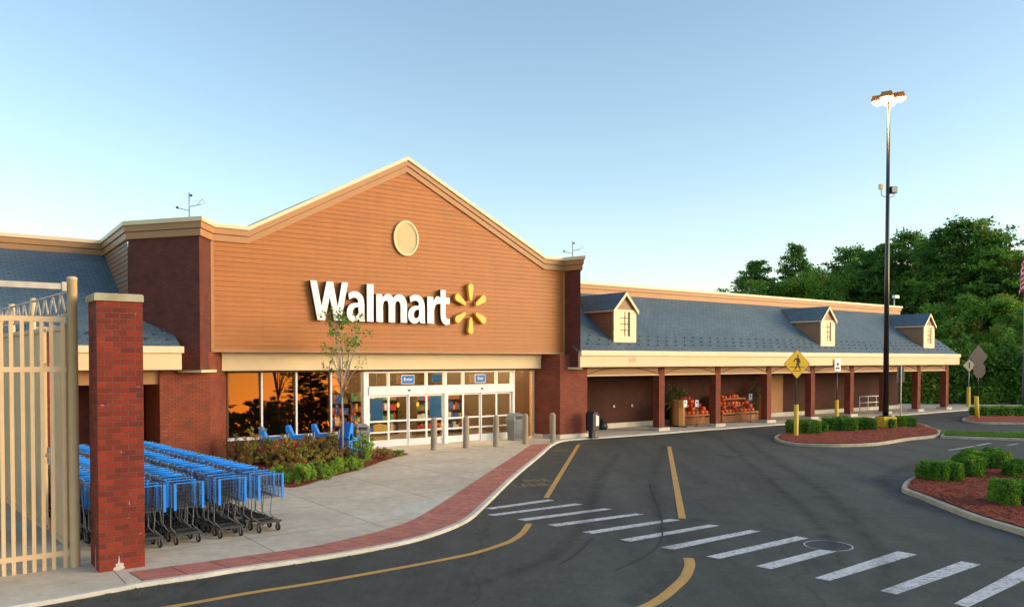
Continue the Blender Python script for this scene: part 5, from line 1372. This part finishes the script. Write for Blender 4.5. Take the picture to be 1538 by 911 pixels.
# ------------------------------------------------------------------ trees
def tree_mesh(kind, seed):
    r = random.Random(seed); e_tr = MB(); lf = MB(); H = 1.0
    if kind == 'pine':
        e_tr.tube([(0,0,0),(.01,0,.5),(0,.01,.97)], .018, M['bark'], 7, .004)
        clumps = []
        z = .22
        while z < .97:
            f = (z-.15)/.85; rad = (.30*(1-f)**.65+.02)*r.uniform(.75,1.15); nb = 5 if f < .8 else 4; a0 = r.uniform(0,6)
            for k in range(nb):
                a = a0+k*6.28/nb+r.uniform(-.4,.4); L_ = rad*r.uniform(.6,1.2); tip = Vector((math.cos(a)*L_,math.sin(a)*L_,z+L_*r.uniform(-.05,.28)))
                e_tr.tube([(0,0,z),tip], .005, M['bark'], 4, .002, smooth=False)
                for q in range(5):
                    g_ = r.uniform(.3,1.08); clumps.append((Vector((0,0,z)).lerp(tip, g_)+Vector((r.gauss(0,.018),r.gauss(0,.018),r.gauss(0,.014))), r.uniform(.024,.05), .5))
            z += r.uniform(.030,.048)
        n = 19000; size = .016; m = M['pine']
    else:
        e_tr.tube([(0,0,0),(.01,0,.3),(0,.01,.55)], .022, M['bark'], 7, .010)
        clumps = []
        for k in range(70):
            a = r.uniform(0,6.28); ph = r.uniform(-.6,1); rr = r.uniform(.55,1); c = Vector((math.cos(a)*.30*rr*math.cos(ph), math.sin(a)*.30*rr*math.cos(ph), .58+.36*rr*math.sin(ph)))
            clumps.append((c, r.uniform(.04,.085), .75))
            if k % 3 == 0: e_tr.tube([(0,0,.3+.2*r.random()),c*.6+Vector((0,0,.2)),c], .006, M['bark'], 4, .002, smooth=False)
        n = 15000; size = .019; m = M['decid']
    def surf(rr):
        c, s, sq = clumps[rr.randrange(len(clumps))]; d = Vector((rr.gauss(0,1),rr.gauss(0,1),rr.gauss(0,1))).normalized()
        return c+Vector((d.x,d.y,d.z*sq))*s*rr.uniform(.35,1.1), (d+Vector((0,0,.6))).normalized()
    leafcloud(lf, surf, n, size, m, r, .004)
    return e_tr, lf
protos = []
for i, (k, s) in enumerate((('pine',1),('pine',2),('pine',3),('decid',4),('decid',5))):
    a, b = tree_mesh(k, s); ta = a.build('trunk'); cb = b.build('crown'); protos.append((k, ta, cb))
rnd = random.Random(33)
used_p = set()
def tree(ix, x, D, ytop, wsc, label, group='trees behind the right wing', zb=ASPH, rz=None, world=None, hh=None):
    k, ta, cb = protos[ix]
    if world: loc = Vector(world); H = hh
    else: loc = Vector(((x-CX)*D/FPX, D, zb)); H = CAMZ+(541-ytop)*D/FPX-zb
    e = empty('pine_tree' if k == 'pine' else 'broadleaf_tree', tuple(loc), rnd.uniform(0,6.28), label, 'tree', group)
    if ix in used_p: a, b = ta.copy(), cb.copy(); COL.objects.link(a); COL.objects.link(b)
    else: a, b = ta, cb; used_p.add(ix)
    a.parent = e; b.parent = e; e.scale = (H*wsc,H*wsc,H)
T = [(0,1135,92,388,.95,'leftmost pointed pine rising above the parapet'),
     (1,1120,98,412,1.1,'smaller pine peeking over the parapet left of the others'),
     (3,1168,90,392,1.2,'bright broad tree between the leftmost pines above the parapet'),
     (2,1195,94,362,.75,'slender pine with the narrowest pointed top left of the lamp post'),
     (3,1222,88,388,1.0,'rounded broad tree with reddish leaves right of the slender pine'),
     (4,1256,92,376,1.1,'broad tree right of the reddish one, behind the parapet'),
     (1,1275,96,368,1.0,'dark pine left of the lamp post'),
     (2,1306,90,372,1.1,'dark pine just left of the lamp post top of the treeline'),
     (0,1328,86,362,1.0,'dark pine behind the lamp pole'),
     (4,1345,92,378,1.1,'broad green tree right behind the lamp pole'),
     (1,1362,88,344,.85,'pine with a thin spire right of the lamp pole'),
     (2,1392,84,352,1.1,'dense pine above the third dormer'),
     (0,1420,80,338,1.15,'tall pine left of the tallest tree'),
     (1,1452,78,326,1.25,'tallest spreading pine of the right treeline'),
     (2,1484,76,340,1.25,'broad pine right of the tallest pine'),
     (4,1460,72,420,1.3,'broad bright green tree below the tallest pine'),
     (3,1500,70,430,1.2,'broad green tree left of the flag'),
     (0,1520,78,372,1.2,'pine just left of the flag pole'),
     (1,1555,74,385,1.3,'pine cut by the right frame edge behind the flag'),
     (4,1545,66,450,1.2,'low broad tree at the right frame edge'),
     (3,1425,72,470,1.2,'broad tree behind the right end of the porch roof'),
     (2,1600,80,360,1.3,'pine beyond the right frame edge')]
for ix, x, D, yt, w_, lab in T: tree(ix, x, D, yt, w_, lab)
und = [(1300,78,505,'low broad tree behind the far end of the store'),(1352,68,500,'low broad tree seen between the last porch columns'),(1380,66,512,'low tree seen through the last bay of the porch'),(1405,67,505,'low tree seen just before the last porch column'),
       (1432,64,522,'yellow green bushy tree right of the last porch column'),(1452,66,505,'bushy tree behind the small diamond sign'),(1478,64,512,'dark bushy tree right of the octagonal sign back'),(1500,62,505,'dark bushy tree left of the flag pole at ground level'),(1522,63,515,'dark bushy tree behind the base of the flag pole'),(1550,62,508,'dark bushy tree cut by the right frame edge at ground level')]
for i, (x, D, yt, lab) in enumerate(und): tree(3+(i % 2), x, D, yt, 1.5, lab, 'low trees along the lot edge')
# dense undergrowth wall of leaves behind
ug = MB(); rnd2 = random.Random(8)
def surf(r):
    f = r.random(); x = 1280+f*420; D = 84-14*f+r.uniform(-1.5,1.5); q = Vector(((x-CX)*D/FPX, D, r.uniform(0,1)**.8*(7.5+1.2*math.sin(f*31)+.8*math.sin(f*77)))); d = Vector((r.gauss(0,1),-1,r.gauss(0,1))).normalized(); return q, d
leafcloud(ug, surf, 30000, .42, M['pine'], rnd2, .6)
def surf(r):
    f = r.random(); x = 1350+f*420; D = 60.5-3*f+r.uniform(-.8,.8); q = Vector(((x-CX)*D/FPX, D, r.uniform(0,1)*(4.0+1.0*math.sin(f*37)+.7*math.sin(f*83)))); d = Vector((r.gauss(0,.7),-1,r.gauss(0,.7))).normalized(); return q, d
leafcloud(ug, surf, 34000, .30, M['pine'], rnd2, .6)
tag(ug.build('undergrowth'), 'dense dark green undergrowth between the tree trunks along the lot edge', 'undergrowth', kind='stuff')
# trees across the lot (behind the photographer), mirrored in the store windows
gm = LW(-6,0)
for i in range(20):
    a = R(-64+i*4.2); d = Vector((math.cos(a), math.sin(a), 0)); R_ = 88+12*math.sin(i*2.1)
    q = gm+d*R_; 
    if q.y > 12: continue
    tree([3,0,4,1,2][i % 5], 0, 0, 0, 1.35, ['rounded','pointed','spreading','slender','full'][i % 5]+' tree across the lot, %s in the row mirrored by the windows' % ordn[i], 'trees across the parking lot', world=(q.x,q.y,ASPH), hh=8.3+2.2*math.sin(i*1.7)+(.8 if i % 3 == 0 else 0))
ug = MB()
def surf(r):
    a = R(r.uniform(-75,25)); R_ = 97+r.uniform(-2,2); q = gm+Vector((math.cos(a),math.sin(a),0))*R_; return Vector((q.x,q.y,r.random()**.8*(5.0+.9*math.sin(a*23)+.6*math.sin(a*61)))), Vector((-math.cos(a)+r.gauss(0,.5),-math.sin(a)+r.gauss(0,.5),r.gauss(0,.6))).normalized()
leafcloud(ug, surf, 26000, .7, M['pine'], rnd2, .6)
tag(ug.build('undergrowth'), 'dense undergrowth below the trees across the lot', 'undergrowth', kind='stuff')

# ------------------------------------------------------------------ light and camera
SUN_AZ = math.atan2(.98, -.14)     # direction towards the sun: x = sin, y = cos
SUN_EL = R(10)
w = bpy.data.worlds.new('World'); scene.world = w; w.use_nodes = True; nt = w.node_tree
bg = nt.nodes['Background']; sky = nt.nodes.new('ShaderNodeTexSky'); sky.sky_type = 'NISHITA'; sky.sun_disc = False
sky.sun_elevation = SUN_EL; sky.sun_rotation = SUN_AZ; sky.altitude = 0; sky.air_density = 1.0; sky.dust_density = .8; sky.ozone_density = 1.15
L(nt, sky.outputs[0], bg.inputs[0]); bg.inputs[1].default_value = .14
sl = bpy.data.lights.new('sun', 'SUN'); sl.energy = 1.2; sl.angle = R(35); sl.color = (1, .76, .50)
so = bpy.data.objects.new('sun', sl); COL.objects.link(so)
el = SUN_EL; sd = Vector((math.sin(SUN_AZ)*math.cos(el), math.cos(SUN_AZ)*math.cos(el), math.sin(el)))
so.rotation_euler = sd.to_track_quat('Z', 'Y').to_euler(); so.location = (30,-20,30)
cam = bpy.data.cameras.new('camera'); co = bpy.data.objects.new('camera', cam); COL.objects.link(co); scene.camera = co
co.location = (0,0,CAMZ); co.rotation_euler = (R(90)-PITCH,0,0); cam.sensor_width = 36; cam.lens = 36*FPX/1538
cam.shift_y = (PPY-455.5)/1538; cam.clip_start = .1; cam.clip_end = 3000
vs_ = scene.view_settings; vs_.view_transform = 'Standard'; vs_.look = 'None'; vs_.gamma = 1; vs_.use_curve_mapping = False; vs_.exposure = 1.27
